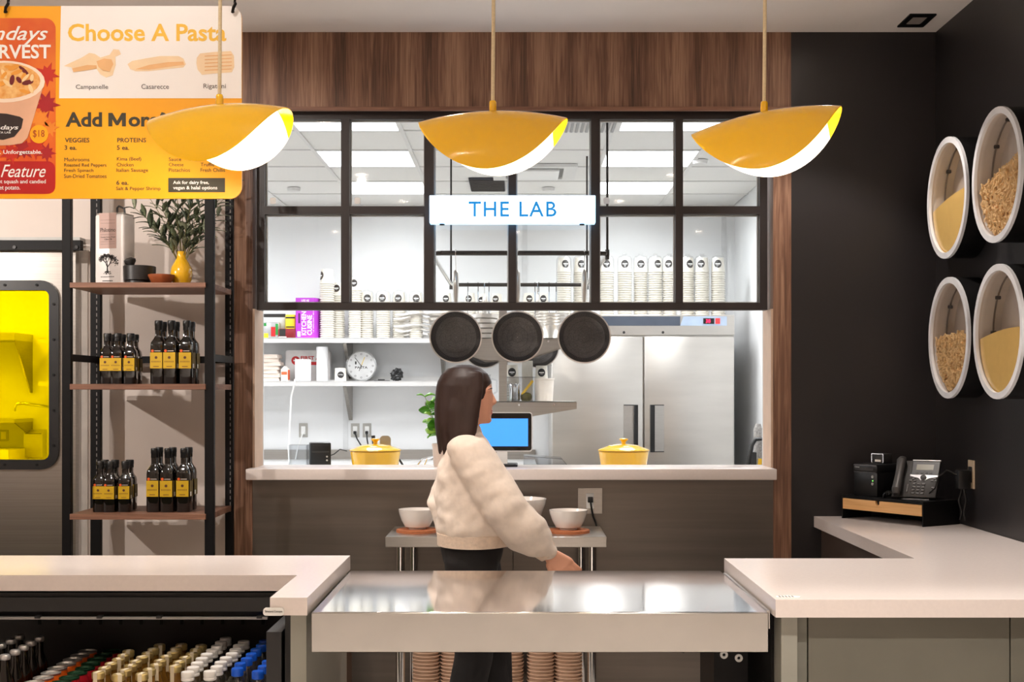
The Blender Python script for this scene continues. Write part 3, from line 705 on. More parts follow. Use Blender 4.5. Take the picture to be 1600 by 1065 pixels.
# =================================================================== MENU BOARD
BD = 3.50
t = thing('menu_board', 'hanging yellow and white menu board listing pasta shapes and prices', 'sign', (X(150, BD), BD, Z(310, BD))); O = t.location.copy()
def bx(p): return X(p, BD)
def bz(p): return Z(p, BD)
yb = M('menu_yellow', (253, 176, 28), .4, var=.02); wb = M('menu_white', (250, 248, 246), .35, var=.01)
s = MB(O); s.prism(rrect(bx(-75), bx(377.5), bz(310), bz(9.5), .032, 8), 'XZ', BD, BD+.008); s.build('board', yb, t)
pl = rrect(bx(94), bx(377.5), bz(153.5), bz(9.5), .032, 8)
pl = [p for i, p in enumerate(pl) if i < 9]+[(bx(95.5), bz(9.5)), (bx(92.5), bz(153.5)), (bx(377.5), bz(153.5))]
s = MB(O); s.prism(pl, 'XZ', BD-.0012, BD+.001); wp = s.build('white_panel', wb, t, False)
def mt(body, a, b, c, d, mat=dark_print, bold=.0, y=BD, par=None, shear=0, nm='lettering'): return text(par or t, body, bx(a), bx(b), bz(d), bz(c), y, mat, nm, bold, shear, o=O)
def q_(v, o=0): return v*.29112+o
mt('Choose A Pasta', q_(366), q_(1215), q_(128), q_(222), M('menu_gold', (246, 196, 62), .5), .02, BD-.0012, wp)
for tx, a, b, c, d in (('Campanelle', 408, 581, 455, 485), ('Casarecce', 760, 907, 452, 478), ('Rigatoni', 1093, 1213, 450, 482)): mt(tx, q_(a), q_(b), q_(c), q_(d), grey_print, 0, BD-.0012, wp)
mdk = M('menu_dark', (62, 58, 46), .6)
mt('Add', q_(352), q_(548), q_(602), q_(680), mdk, .03); mt('ore?', q_(690), q_(892), q_(602), q_(680), mdk, .03)
mp_ = [(582, 678), (582, 606), (604, 606), (629, 648), (654, 606), (676, 606), (676, 678), (655, 678), (655, 640), (635, 672), (623, 672), (603, 640), (603, 678)]
s = MB(O); s.prism([(bx(q_(a)), bz(q_(b_))) for a, b_ in mp_], 'XZ', BD-.0008, BD+.0003); s.build('lettering', mdk, t, False)
md = M('menu_dark', (62, 58, 46), .6)
for tx, a, b, c, d, bo in (('VEGGIES', 349, 480, 740, 764, .012), ('3 ea.', 347, 412, 780, 804, .012), ('Mushrooms', 346, 480, 846, 866, 0), ('Roasted Red Peppers', 345, 572, 876, 900, 0), ('Fresh Spinach', 345, 502, 905, 928, 0), ('Sun-Dried Tomatoes', 344, 572, 934, 955, 0),
    ('PROTEINS', 630, 784, 740, 764, .012), ('5 ea.', 628, 693, 780, 804, .012), ('Kima (Beef)', 628, 758, 843, 867, 0), ('Chicken', 627, 717, 874, 893, 0), ('Italian Sausage', 625, 795, 903, 928, 0), ('6 ea.', 625, 690, 968, 992, .012), ('Salt & Pepper Shrimp', 624, 862, 1002, 1026, 0),
    ('Sauce', 906, 973, 845, 864, 0), ('Cheese', 906, 985, 874, 892, 0), ('Pistachios', 906, 1020, 902, 922, 0), ('Truffle', 1077, 1150, 873, 892, 0), ('Fresh Chillis', 1077, 1208, 902, 922, 0)):
    mt(tx, q_(a), q_(b), q_(c), q_(d), md, bo)
s = MB(O); s.box(bx(q_(904)), bx(q_(1208)), BD-.0012, BD+.001, bz(q_(1031)), bz(q_(955))); nb = s.build('note_box', md, t, False)
mt('Ask for dairy free,', q_(930), q_(1122), q_(970), q_(993), white_print, .012, BD-.0012, nb); mt('vegan & halal options', q_(930), q_(1167), q_(998), q_(1022), white_print, .012, BD-.0012, nb)
# pasta pictures
def blob(par, pts, mat, y, nm='pasta_picture'):
    s = MB(O); s.prism([(bx(q_(a)), bz(q_(b))) for a, b in pts], 'XZ', y-.001, y+.0006); return s.build(nm, mat, par, False)
pa = M('pasta_print', (250, 222, 182), .5); pb = M('pasta_print_deep', (240, 190, 132), .5)
c1 = blob(wp, [(345, 355), (375, 340), (440, 310), (480, 285), (510, 290), (540, 310), (590, 295), (610, 265), (640, 268), (650, 292), (620, 305), (622, 350), (605, 405), (570, 416), (540, 400), (520, 370), (470, 378), (395, 388), (385, 362)], pa, BD-.0012)
blob(c1, [(520, 330), (560, 315), (600, 320), (610, 345), (590, 385), (555, 380), (530, 360)], pb, BD-.0022); blob(c1, [(395, 388), (390, 368), (470, 350), (520, 352), (522, 368), (470, 377)], pb, BD-.0022)
c2 = blob(wp, [(686, 345), (710, 328), (780, 315), (860, 302), (960, 302), (985, 315), (998, 345), (985, 362), (900, 370), (800, 382), (730, 383), (700, 372)], pa, BD-.0012)
blob(c2, [(730, 372), (800, 350), (900, 335), (985, 332), (990, 348), (900, 360), (800, 374)], pb, BD-.0022)
c3 = blob(wp, [(1058, 310), (1075, 288), (1150, 280), (1240, 275), (1256, 300), (1258, 360), (1245, 388), (1150, 395), (1085, 402), (1062, 375), (1055, 340)], pa, BD-.0012)
for k in range(5): blob(c3, [(1100, 300+k*19), (1245, 293+k*19), (1245, 297+k*19), (1100, 305+k*19)], pb, BD-.0022)
# seasonal picture panel
rp = rrect(bx(-47), bx(87), bz(303), bz(28.5), .028, 8)
s = MB(O); s.prism(rp, 'XZ', BD-.0012, BD+.001); rpn = s.build('picture_panel', M('poster_orange', (216, 76, 30), .45, rgb2=(238, 132, 40), scale=6), t, False)
s = MB(O); s.prism(rrect(bx(-47), bx(86.5), bz(302.6), bz(252), .02, 6), 'XZ', BD-.0016, BD); s.build('red_band', M('poster_red', (184, 30, 28), .45), rpn, False)
y1 = BD-.0016
leafc = [M('maple_red', (196, 44, 26), .5), M('maple_orange', (236, 140, 44), .5), M('maple_crimson', (168, 28, 34), .5)]
for (cx, cy, r_, k) in ((255, 400, 62, 0), (250, 560, 70, 2), (215, 640, 60, 1), (190, 790, 62, 0), (250, 820, 50, 2), (130, 800, 60, 2), (270, 690, 46, 1), (60, 820, 60, 0)):
    pts = []
    for j in range(18):
        a = 2*PI*j/18+cx; rr = r_*(1 if j % 2 == 0 else .66)*(1.1 if j % 4 == 0 else .82); pts.append((cx+rr*math.cos(a), cy+rr*math.sin(a)))
    blob(rpn, pts, leafc[k], y1+.0002*k, 'maple_leaf')
def ell(cx, cy, a, b, n=28, a0=0, a1=360): return [(cx+a*math.cos(R(a0+(a1-a0)*k/n)), cy+b*math.sin(R(a0+(a1-a0)*k/n))) for k in range(n)]
cup = blob(rpn, [(-190, 440), (242, 440), (150, 740), (120, 770), (60, 780), (-20, 782), (-90, 770), (-120, 720)], M('poster_cup', (228, 178, 146), .5), y1-.0014, 'cup_picture')
blob(cup, ell(26, 440, 218, 112), M('poster_cup_rim', (250, 226, 204), .5), y1-.0024, 'cup_rim')
blob(cup, ell(24, 436, 196, 96), M('poster_food', (226, 150, 66), .5, rgb2=(244, 200, 130), scale=60), y1-.0034, 'food_picture')
rr_ = random.Random(3)
for k in range(26):
    cx, cy = 24+rr_.uniform(-160, 160), 425+rr_.uniform(-85, 70)
    if ((cx-24)/180)**2+((cy-436)/90)**2 > .95: continue
    a = rr_.uniform(0, PI); L, w_ = rr_.uniform(20, 34), rr_.uniform(8, 13)
    pts = [(cx+L*math.cos(b)*math.cos(a)-w_*math.sin(b)*math.sin(a), cy+L*math.cos(b)*math.sin(a)+w_*math.sin(b)*math.cos(a)) for b in [2*PI*j/10 for j in range(10)]]
    blob(cup, pts, [M('food_gold', (236, 160, 60), .5), M('food_cream', (246, 214, 160), .5), M('food_berry', (110, 26, 30), .5)][k % 3], y1-.0042-.00003*k, 'pasta_print')
blob(cup, [(-120, 630), (-60, 606), (40, 612), (110, 628), (128, 640), (118, 690), (80, 735), (20, 752), (-60, 745), (-110, 700)], M('poster_logo', (48, 36, 34), .5), y1-.0026, 'logo_patch')
mt('Sundays', -22, 30, 196, 205, white_print, .01, y1-.0036, cup, .25); mt('PASTA LAB', -10, 18, 206, 209, white_print, 0, y1-.0036, cup)
blob(rpn, ell(212, 721, 49, 49), yb, y1-.0014, 'price_spot')
mt('$18', 52.5, 70.5, 203.5, 216, M('price_red', (176, 72, 30), .5), 0, y1-.0026, rpn)
mt('Sundays', -46, 75.5, 41, 70, white_print, .008, y1-.001, rpn, .35)
mt('HARVEST', -42, 80, 70, 92, white_print, .02, y1-.001, rpn)
mt('Warm. Unforgettable.', -28, 66.5, 234.5, 242.5, white_print, .012, y1-.001, rpn)
mt('Feature', 2, 72, 257.5, 277, white_print, 0, y1-.001, rpn, .4)
mt('butternut squash and candied', -28, 72, 280.5, 288.5, white_print, 0, y1-.001, rpn); mt('sweet potato.', -13, 32, 291, 298.5, white_print, 0, y1-.001, rpn)
for px in (13, 367):
    s = MB(O); x_ = bx(px)
    s.tube([(x_-.004, BD-.004, bz(19)), (x_-.004, BD-.012, bz(21)), (x_, BD-.018, bz(15)), (x_+.004, BD-.012, bz(8)), (x_, BD, bz(4))], .004, 8); hk = s.build('hook', black_metal, t)
    s = MB(O); z_ = bz(5); k = 0
    while z_ < CEIL:
        pts = [((x_+(.006*math.cos(a) if k % 2 else 0)), BD+(0 if k % 2 else .006*math.cos(a)), z_+.012+.014*math.sin(a)) for a in [2*PI*j/10 for j in range(11)]]
        s.tube(pts, .0022, 5); z_ += .022; k += 1
    tag(s.build('chain', black_metal, hk), kind='stuff')
# =================================================================== THE LAB SIGN
SD = 6.08
t = thing('lit_sign', 'glowing white lightbox sign reading THE LAB in blue letters', 'sign', (X(800.5, SD), SD, Z(347.5, SD))); O = t.location.copy()
s = MB(O); s.box(X(671, SD), X(930.5, SD), SD, SD+.07, Z(348, SD), Z(305, SD), .002, 1); s.build('box', M('sign_side', (236, 244, 250), .4, emit=(140, 205, 255), estr=1.2), t)
s = MB(O); s.box(X(672, SD), X(929.5, SD), SD-.003, SD+.001, Z(347, SD), Z(306, SD)); fc = s.build('face', M('sign_face', (250, 252, 255), .4, emit=(240, 250, 255), estr=3.2), t, False)
text(fc, 'THE LAB', X(732, SD), X(869.5, SD), Z(338.5, SD), Z(314.5, SD), SD-.003, M('sign_blue', (16, 120, 186), .4, emit=(10, 120, 190), estr=.55), bold=.016, o=O, res=6, th=.002, tracking=1.12)
for px in (690, 910):
    s = MB(O); s.cyl((X(px, SD), SD+.04, Z(347.5, SD)), (X(px, SD), SD+.04, Z(350, SD)), .012, n=12); s.build('foot', black_metal, t)
    s = MB(O); s.box(X(px, SD)-.01, X(px, SD)+.01, SD+.068, FY0-.001, Z(330, SD)-.012, Z(330, SD)+.012); s.build('mount', black_metal, t, False)
# =================================================================== PENDANTS
PD = 3.20
def pendant(px, ptop, yaw, roll, pitch, label):
    t = thing('pendant_lamp', label, 'lamp', (X(px, PD), PD, Z(ptop, PD)), 0, 'yellow pendant lamps')
    k_ = PD/4.1; a, b, c, kx = .234*k_, .135*k_, .197*k_, .52/k_
    xf = Matrix.Rotation(yaw, 4, 'Z') @ Matrix.Rotation(roll, 4, 'Y') @ Matrix.Rotation(pitch, 4, 'X')
    def pt(sx, tv, off=0):
        u = a*sx; vm = math.sqrt(max(0, 1-abs(sx)**1.9)); ph = tv*vm*PI/2*.98
        y = (b-off)*math.sin(ph); z = -c*(1-math.cos(ph))-off*math.cos(ph)-kx*u*u
        return xf @ Vector((u, y, z))
    nu, nv = 40, 24
    sx = [math.sin(PI/2*(-1+2*i/nu)) for i in range(nu+1)]; tv = [-1+2*j/nv for j in range(nv+1)]
    def sheet(off, f0=None):
        s = MB(); g = [[s.bm.verts.new(pt(x, v, off)) for v in tv] for x in sx]
        for i in range(nu):
            for j in range(nv):
                if f0 is not None and not f0(i, j): continue
                try: s.bm.faces.new((g[i][j], g[i+1][j], g[i+1][j+1], g[i][j+1]))
                except ValueError: pass
        return s, g
    s, g = sheet(0)
    _o, g2 = None, [[s.bm.verts.new(pt(x, v, .0025)) for v in (-1, 1)] for x in sx]
    for i in range(nu):
        for e, jj in ((0, 0), (1, nv)):
            s.bm.faces.new((g[i][jj], g[i+1][jj], g2[i+1][e], g2[i][e]))
    bmesh.ops.remove_doubles(s.bm, verts=s.bm.verts, dist=1e-5)
    s.build('shade', yellow_lamp, t, True, 80)
    for nm, mat, f in (('shade_lining', lining_m, lambda i, j: abs(sx[i]+sx[i+1])/2 < .76), ('painted_unlit_tip', yellow_lamp, lambda i, j: (sx[i]+sx[i+1])/2 >= .76), ('painted_unlit_tip', yellow_lamp, lambda i, j: (sx[i]+sx[i+1])/2 <= -.76)):  # yellow inner tips paint in where the bulb's light cuts off
        s, g = sheet(.0025, f)
        bmesh.ops.remove_doubles(s.bm, verts=s.bm.verts, dist=1e-5)
        bmesh.ops.delete(s.bm, geom=[v for v in s.bm.verts if not v.link_faces], context='VERTS')
        s.build(nm, mat, t, True, 80)
    s = MB(); s.lathe([(.009, -.01), (.009, .02), (.007, .024)], n=16); s.build('cord_grip', yellow_lamp, t)
    s = MB(); s.tube([(0, 0, .02), (.002, 0, .3), (0, 0, CEIL-t.location.z)], .0045, 8); s.build('cord', cord_m, t)
    s = MB(); s.lathe([(.05, CEIL-t.location.z-.02), (.05, CEIL-t.location.z)], n=24); s.build('ceiling_rose', yellow_lamp, t)
    s = MB(); s.lathe([(.014, -.04), (.016, -.036), (.016, -.004)], n=16); s.build('bulb_holder', white_p, t)
    s = MB(); s.ball((0, 0, -.062), (.024, .024, .026)); bl = s.build('bulb', M('bulb_glow', (255, 246, 230), .4, emit=(255, 238, 210), estr=25), t)
    l = bpy.data.lights.new('pendant_bulb', 'POINT'); l.energy = PENDANT_W; l.color = (1, .90, .76); l.shadow_soft_size = .026
    lo = bpy.data.objects.new('pendant_bulb', l); C.objects.link(lo); lo.parent = t; lo.location = (0, 0, -.118)
pendant(343, 163, R(-17), R(-1), R(3), 'left yellow pendant lamp hanging in front of menu board')
pendant(770, 173, R(-8), R(0), R(4.5), 'middle yellow pendant lamp hanging above the lit sign')
pendant(1194, 174, R(-20), R(-7), R(3.5), 'right yellow pendant lamp hanging before walnut post and black wall')
# =================================================================== PASTA DISPLAY DRUMS ON THE BLACK WALL
ring_m = M('white_ring', (222, 224, 228), .4); drum_in = M('drum_liner', (206, 198, 192), .5)
def drum(yc, zc, label):
    t = thing('pasta_display_drum', label, 'display case', (RW, yc, zc), 0, 'round pasta display drums'); r = .258; dp = .106
    def ring(rad, xx): return [Vector((xx, rad*math.cos(2*PI*k/48), rad*math.sin(2*PI*k/48))) for k in range(48)]
    s = MB(); s.ring_loft([ring(r, -.001), ring(r, -dp), ring(r-.012, -dp), ring(r-.012, -.004)], True, True); s.build('drum_wall', black_metal, t)
    s = MB(); s.ring_loft([ring(r-.013, -.006), ring(r-.013, -dp+.002), ring(r-.016, -dp+.002), ring(r-.016, -.01)], True, True); s.build('liner', drum_in, t)
    s = MB(); s.annulus((-dp-.012, 0, 0), r-.024, r+.001, .0125, 'X', 48); s.build('front_ring', ring_m, t)
    s = MB(); s.ring_loft([ring(r-.03, -dp+.004), ring(r-.03, -dp+.001)]); s.build('pane', M_clear('drum_pane', (.97, .97, .97, 1), .03), t)
    s = MB(); s.tube([(-.045, .236*math.cos(a), .236*math.sin(a)) for a in [R(-12+11*k) for k in range(11)]], .004, 6); w_ = s.build('led_strip', M('grey_wire', (120, 112, 106), .5), t)
    for a in (2, 38, 75):
        s = MB(); s.box(-.055, -.035, .234*math.cos(R(a))-.008, .234*math.cos(R(a))+.006, .234*math.sin(R(a))-.008, .234*math.sin(R(a))+.006, .002, 1); s.build('clip', dark_grey, w_)
    return t
def fill_outline(r, h0, h1, n=40):
    """lower part of a circle in (y,z): surface runs from h1 on the -y side to h0 on the +y side"""
    pts = []
    for k in range(n+1):
        a = PI+PI*k/n; pts.append((r*math.cos(a), r*math.sin(a)))
    a1 = math.asin(h1/r); a0 = math.asin(h0/r)
    out = [(r*math.cos(a), r*math.sin(a)) for a in [(PI-a1)+(PI+a1+a0)*k/n for k in range(n+1)]]
    for k in range(1, 12):
        f = k/12; ya, yb_ = r*math.cos(a0), -r*math.cos(a1)
        out.append((ya+(yb_-ya)*f, h0+(h1-h0)*f+.012*math.sin(PI*f)))
    return out
def in_outline(y, z, r, h0, h1): return y*y+z*z < r*r and z < h0+(h1-h0)*(r-y)/(2*r)+.012
drums = [(5.625, 2.331, 'yellow', 'upper far', (-.03, .02), 'smooth pale yellow semolina'), (5.045, 2.333, 'pasta', 'upper near', (-.03, .05), 'short curled dry pasta'),
         (5.605, 1.731, 'pasta2', 'lower far', (.0, .01), 'dry pasta twists'), (5.03, 1.731, 'yellow', 'lower near', (-.02, .01), 'smooth pale yellow semolina')]
for yc, zc, kind, nm, (h0, h1), desc in drums:
    drum(yc, zc, 'round black wall drum with white ring holding %s, %s of four' % (desc, nm))
    r = .239; xa, xb = RW-.098, RW-.012
    if kind == 'yellow':
        s = MB(); s.prism([(yc+p[0], zc+p[1]) for p in fill_outline(r, h0, h1)], 'YZ', xa, xb)
        tag(s.build('semolina_fill', M('semolina', (236, 196, 112), .8, var=.04, scale=30, bump=.2, bscale=200), None, True, 30), 'fine pale yellow semolina filling the %s wall drum' % nm, 'semolina', kind='stuff')
    else:
        s = MB(); s.prism([(yc+p[0]*.985, zc+p[1]*.985-.004) for p in fill_outline(r, h0, h1)], 'YZ', xa+.012, xb)
        rn = random.Random(int(zc*100)+5)
        cnt = 0
        while cnt < 620:
            y, z = rn.uniform(-r, r), rn.uniform(-r, h1+.02)
            if not in_outline(y, z, r-.012, h0, h1): continue
            cnt += 1
            d = Vector((rn.uniform(-.3, .3), rn.uniform(-1, 1), rn.uniform(-1, 1))).normalized(); e = d.cross(Vector((1, 0, 0))).normalized()
            c = Vector((xa+rn.uniform(.003, .013), yc+y, zc+z)); L = rn.uniform(.010, .016); bnd = rn.choice((-1, 1))*rn.uniform(.003, .007)
            s.tube([c-d*L+e*bnd, c-d*L*.4-e*bnd*.2, c+d*L*.4-e*bnd*.3, c+d*L+e*bnd], [.0035, .0052, .0052, .0035], 5)
        tag(s.build('dry_pasta_fill', M('dry_pasta', (238, 200, 142), .6, var=.12, scale=70), None, True, 60), 'heap of %s behind glass in the %s wall drum' % (desc, nm), 'pasta', kind='stuff')
# =================================================================== PHONE CORNER
A = Vector((1.493, 6.035, CT)); RZ = math.atan2(-.40, .252)
t = thing('monitor_riser', 'black riser stand with bamboo drawer front on corner counter', 'stand', A, RZ)
Lr, Dr, Hr = .472, .235, .107
s = MB(); s.box(0, Lr, 0, Dr, Hr-.012, Hr, .001, 1); s.build('top_board', black_metal, t, False)
for a_ in (0, Lr-.006):
    s = MB(); s.box(a_, a_+.006, .0, Dr, 0, Hr-.012); s.build('side_plate', black_metal, t, False)
s = MB(); s.box(.006, Lr-.006, Dr-.006, Dr, .0, Hr-.012); s.build('back_plate', black_metal, t, False)
s = MB()
n = 10; cx, w2 = .215, .012
prof = [(.008, .045), (Lr-.008, .045), (Lr-.008, Hr-.014), (cx+w2, Hr-.014)]+[(cx+w2*math.cos(R(-180*k/n)), Hr-.022+w2*math.sin(R(-180*k/n))) for k in range(n+1)]+[(cx-w2, Hr-.014), (.008, Hr-.014)]
s.prism(prof, 'XZ', -.001, .012); s.build('drawer_front', M_wood('bamboo', (206, 150, 92), (226, 176, 116), (238, 194, 138), 'X', .5), t, False)
s = MB(); s.box(.012, Lr-.012, .012, Dr-.01, .045, Hr-.016); s.build('drawer_box', dark_void, t, False)
mr = Matrix.Translation(A) @ Matrix.Rotation(RZ, 4, 'Z')
def onr(x, y, z=0): return mr @ Vector((x, y, Hr+z))
t = thing('receipt_printer', 'black cube receipt printer on corner riser beside desk phone', 'printer', onr(.115, .115), RZ)
s = MB(); s.box(-.07, .07, -.085, .085, .0, .112, .006); s.build('case', black_plastic, t)
s = MB(); s.box(-.072, .072, -.088, .088, .108, .146, .005); ld = s.build('lid', black_plastic, t)
s = MB(); s.box(-.066, .066, -.0885, -.0865, .138, .143); s.box(-.066, .066, -.0885, -.0865, .108, .111); s.build('slot_edge', M('grey_edge', (90, 90, 92), .3), ld, False)
s = MB(); s.box(-.06, .05, -.0892, -.0875, .117, .13); s.build('paper_slot', dark_grey, ld, False)
text(ld, 'Clover', -.06, -.03, .128, .135, -.0892, M('faint_print', (170, 170, 172), .5))
for z in (.09, .058):
    s = MB(); s.cyl((.045, -.085, z), (.045, -.0885, z), .0065, n=14); s.build('button', M('silver_button', (210, 208, 204), .3, .6), t)
s = MB(); s.box(.043, .047, -.0865, -.085, .07, .074); s.build('status_light', M('green_led', (120, 240, 90), .4, emit=(100, 240, 80), estr=2), t)
t = thing('small_black_box', 'small black card reader box with silver edge on top of printer', 'box', onr(.12, .14, .146), RZ)
s = MB(); s.box(-.04, .03, -.03, .03, 0, .045, .003); s.build('case', dark_grey, t)
s = MB(); frame_prism(s, rrect(-.041, .031, .004, .046, .003, 1), rrect(-.037, .027, .004, .042, .003, 1), -.032, -.029); s.build('silver_edge', chrome, t, False)
s = MB(); s.box(-.02, .015, -.0312, -.0295, .008, .018); s.build('label', white_paper, t, False)
# desk phone
pc = onr(.335, .105); pz = R(-30)
t = thing('desk_phone', 'charcoal office desk phone with screen and handset on corner riser', 'phone', pc, pz)
tilt = Matrix.Translation(Vector((0, -.05, .012))) @ Matrix.Rotation(R(52), 4, 'X')      # the sloped face
s = MB(); s.box(-.092, .10, 0, .195, -.016, 0, .004, xf=tilt); bd = s.build('face_plate', dark_grey, t)
s = MB(); s.prism([(-.05, .0), (-.04, .012), (.05, .14), (.075, .15), (.085, .02), (.075, 0)], 'YZ', -.05, .07); s.build('foot_stand', black_plastic, t, False)
s = MB(); s.box(-.022, .098, .115, .19, 0, .004, .002, 1, xf=tilt); hd = s.build('display_panel', black_plastic, t)
s = MB(); s.box(-.002, .072, .142, .172, .004, .0048, xf=tilt); s.build('screen', M('phone_screen', (112, 108, 84), .3), hd, False)
s = MB(); s.box(-.024, .10, .19, .197, -.002, .006, .002, 1, xf=tilt); s.build('top_trim', M('silver_plastic', (186, 186, 190), .35, .4), hd)
for k in range(4):
    s = MB(); s.box(.0+k*.019, .012+k*.019, .124, .131, .004, .0055, xf=tilt); s.build('soft_key', dark_grey, hd, False)
s = MB(); s.prism([(-.024, .117), (.1, .117), (.1, .108), (.06, .10), (.045, .088), (.025, .088), (.012, .10), (-.024, .108)], 'XY', 0, .0035, xf=tilt); ck = s.build('silver_cradle', M('silver_plastic', (186, 186, 190), .35, .4), t, False)
s = MB(); s.lathe([(.013, .003), (.013, .007), (.010, .008)], (.035, .102, 0), 18, xf=tilt); s.lathe([(.006, .008), (.006, .0095)], (.035, .102, 0), 14, xf=tilt); s.build('navigation_ring', dark_grey, ck)
keys = [(.0+i*.02, .068-j*.0165) for j in range(4) for i in range(3)]+[(-.018, .086), (-.0, .086), (-.006, .096), (.075, .088), (.092, .088), (.083, .098), (.082, .05), (.082, .033)]
for (kx_, ky_) in keys:
    s = MB(); s.box(kx_-.0065, kx_+.0065, ky_-.0045, ky_+.0045, 0, .004, .0015, 1, xf=tilt); s.build('key', M('key_grey', (78, 76, 76), .35), t)
s = MB(); s.box(-.03, -.024, .025, .065, 0, .003, .001, 1, xf=tilt); s.build('volume_bar', M('key_grey', (78, 76, 76), .35), t)
s = MB()
hp = [(-.066, .0, .022), (-.066, .02, .034), (-.066, .06, .033), (-.066, .10, .034), (-.066, .14, .034), (-.066, .175, .036), (-.066, .197, .024)]
rings = []
for k, p in enumerate(hp):
    wv = [.015, .021, .019, .0175, .019, .021, .015][k]; hv = [.012, .016, .012, .011, .012, .016, .012][k]
    rings.append([tilt @ Vector((p[0]+wv*math.cos(2*PI*j/14), p[1], p[2]-.006+hv*math.sin(2*PI*j/14))) for j in range(14)])
s.ring_loft(rings); s.build('handset', M('handset_grey', (70, 68, 67), .4), t)
s = MB()
for y_ in (.02, .175): s.box(-.08, -.052, y_-.012, y_+.012, -.002, .02, .003, 1, xf=tilt)
s.build('handset_cradle', black_plastic, t)
s = MB(); pts = []
for k in range(140):
    f = k/139; a = f*2*PI*17; c = Vector((-.075-.06*math.sin(f*PI), -.045+.05*f, .016+.01*math.sin(f*9)))
    pts.append(c+Vector((.002, .008*math.cos(a), .008*math.sin(a))))
s.tube(pts, .0022, 5); s.build('coiled_cord', black_plastic, t)
# wall outlet with adapters
oy = 5.62
D_ = FPX*RW/(1519-PXC)
t = thing('wall_outlet', 'white and black outlet plate on black wall above corner counter', 'outlet', (RW, D_, Z(741, D_)))
s = MB(); s.box(-.006, 0, -.037, .037, -.06, .062, .002, 1); s.build('cover_plate', M('beige_plate', (216, 196, 168), .4), t)
s = MB(); s.box(-.012, -.006, -.017, .017, -.034, .034, .002, 1); s.build('socket', black_plastic, t)
t = thing('power_adapter', 'black power adapter plugged into outlet on black wall', 'adapter', (RW-.012, D_, Z(745, D_)))
s = MB(); s.box(-.055, -.001, -.025, .025, -.05, .03, .005); s.build('adapter_body', black_plastic, t)
s = MB(); s.tube([(-.055, 0, .01), (-.09, .02, .03), (-.12, .04, .0), (-.13, .05, -.05), (-.15, .07, -.075)], .004, 7); s.tube([(-.03, -.02, -.05), (-.02, -.02, -.1), (-.028, -.015, -.15), (-.02, -.01, -.185)], .006, 7); s.tube([(-.03, .0, -.05), (-.045, 0, -.1), (-.03, .005, -.15), (-.036, .01, -.185)], .006, 7); s.build('cable', black_plastic, t)
# =================================================================== PREP TABLE IN FRONT OF THE APRON
TF, TB, TZ = 5.62, 6.06, .88
tx0, tx1 = X(602, TF), X(948, TF)
t = thing('prep_table', 'narrow stainless steel prep table against steel apron holding white bowls', 'table', ((tx0+tx1)/2, 5.84, 0)); O = t.location.copy()
s = MB(O); s.box(tx0, tx1, TF, TB, TZ-.045, TZ, .002, 1); s.build('table_top', steel, t)
for (x, y) in ((tx0+.06, TF+.05), (tx1-.06, TF+.05), (tx0+.09, TB-.05), (tx1-.09, TB-.05)):
    s = MB(O); s.cyl((x, y, .04), (x, y, TZ-.045), .019, n=16); lg = s.build('leg', chrome, t)
    s = MB(O); s.lathe([(.014, 0), (.02, .006), (.02, .04)], (x, y, 0), 14); s.build('foot', dark_grey, lg)
s = MB(O); s.box(tx0+.03, tx1-.03, TF+.03, TB-.03, .14, .16); s.build('lower_shelf', steel, t, False)
def bowl(nm, px, D, r, h, label, grp, foot=.45):
    s = MB(); s.lathe([(r*foot, 0), (r*foot, .006), (r*(foot+.2), h*.12), (r*.84, h*.45), (r*.96, h*.8), (r, h), (r*.965, h), (r*.92, h*.8), (r*.78, h*.45), (r*.45, h*.14), (0, h*.1)], n=40)
    o = one(nm, s, bowl_m, label, 'bowl', grp); return o
def trivet(px, D, r, label):
    s = MB(); s.lathe([(r, 0), (r, .011), (r-.003, .013)], n=36); o = one('cork_trivet', s, cork, label, 'trivet', 'cork trivets'); o.location = (X(px, D), D, TZ)
for px, D, r, h, tr_, lb in ((652, 5.82, .084, .088, .093, 'left of'), (888, 5.80, .085, .086, .095, 'right of')):
    trivet(px, D, tr_, 'round cork trivet under the white bowl at %s end of prep table' % ('left' if px < 700 else 'right'))
    o = bowl('serving_bowl', px, D, r, h, 'white ceramic bowl on cork trivet at %s end of prep table' % ('left' if px < 700 else 'right'), 'white bowls on the prep table'); o.location = (X(px, D), D, TZ+.013)
trivet(806, 5.90, .12, 'large cork trivet under the big white bowl beside the person')
o = bowl('serving_bowl', 0, 0, .132, .128, 'big deep white ceramic bowl at middle of prep table', 'white bowls on the prep table'); o.location = (X(808, 5.9), 5.9, TZ+.013)
o = bowl('shallow_dish', 0, 0, .09, .05, 'shallow white dish in front of the big white bowl', 'white bowls on the prep table', .6); o.location = (X(800, 5.715), 5.715, TZ)
s = MB(); s.box(-.05, .05, -.04, .04, 0, .075, .008); o = one('white_caddy', s, white_p, 'white rectangular caddy on prep table behind the person', 'box'); o.location = (X(702, 5.95), 5.95, TZ)
# glass behind the flap
s = MB(); s.lathe([(.03, 0), (.03, .004), (.004, .008), (.004, .07), (.03, .10), (.036, .14), (.03, .18), (.029, .18), (.034, .14), (.028, .102), (.0, .074)], n=24)
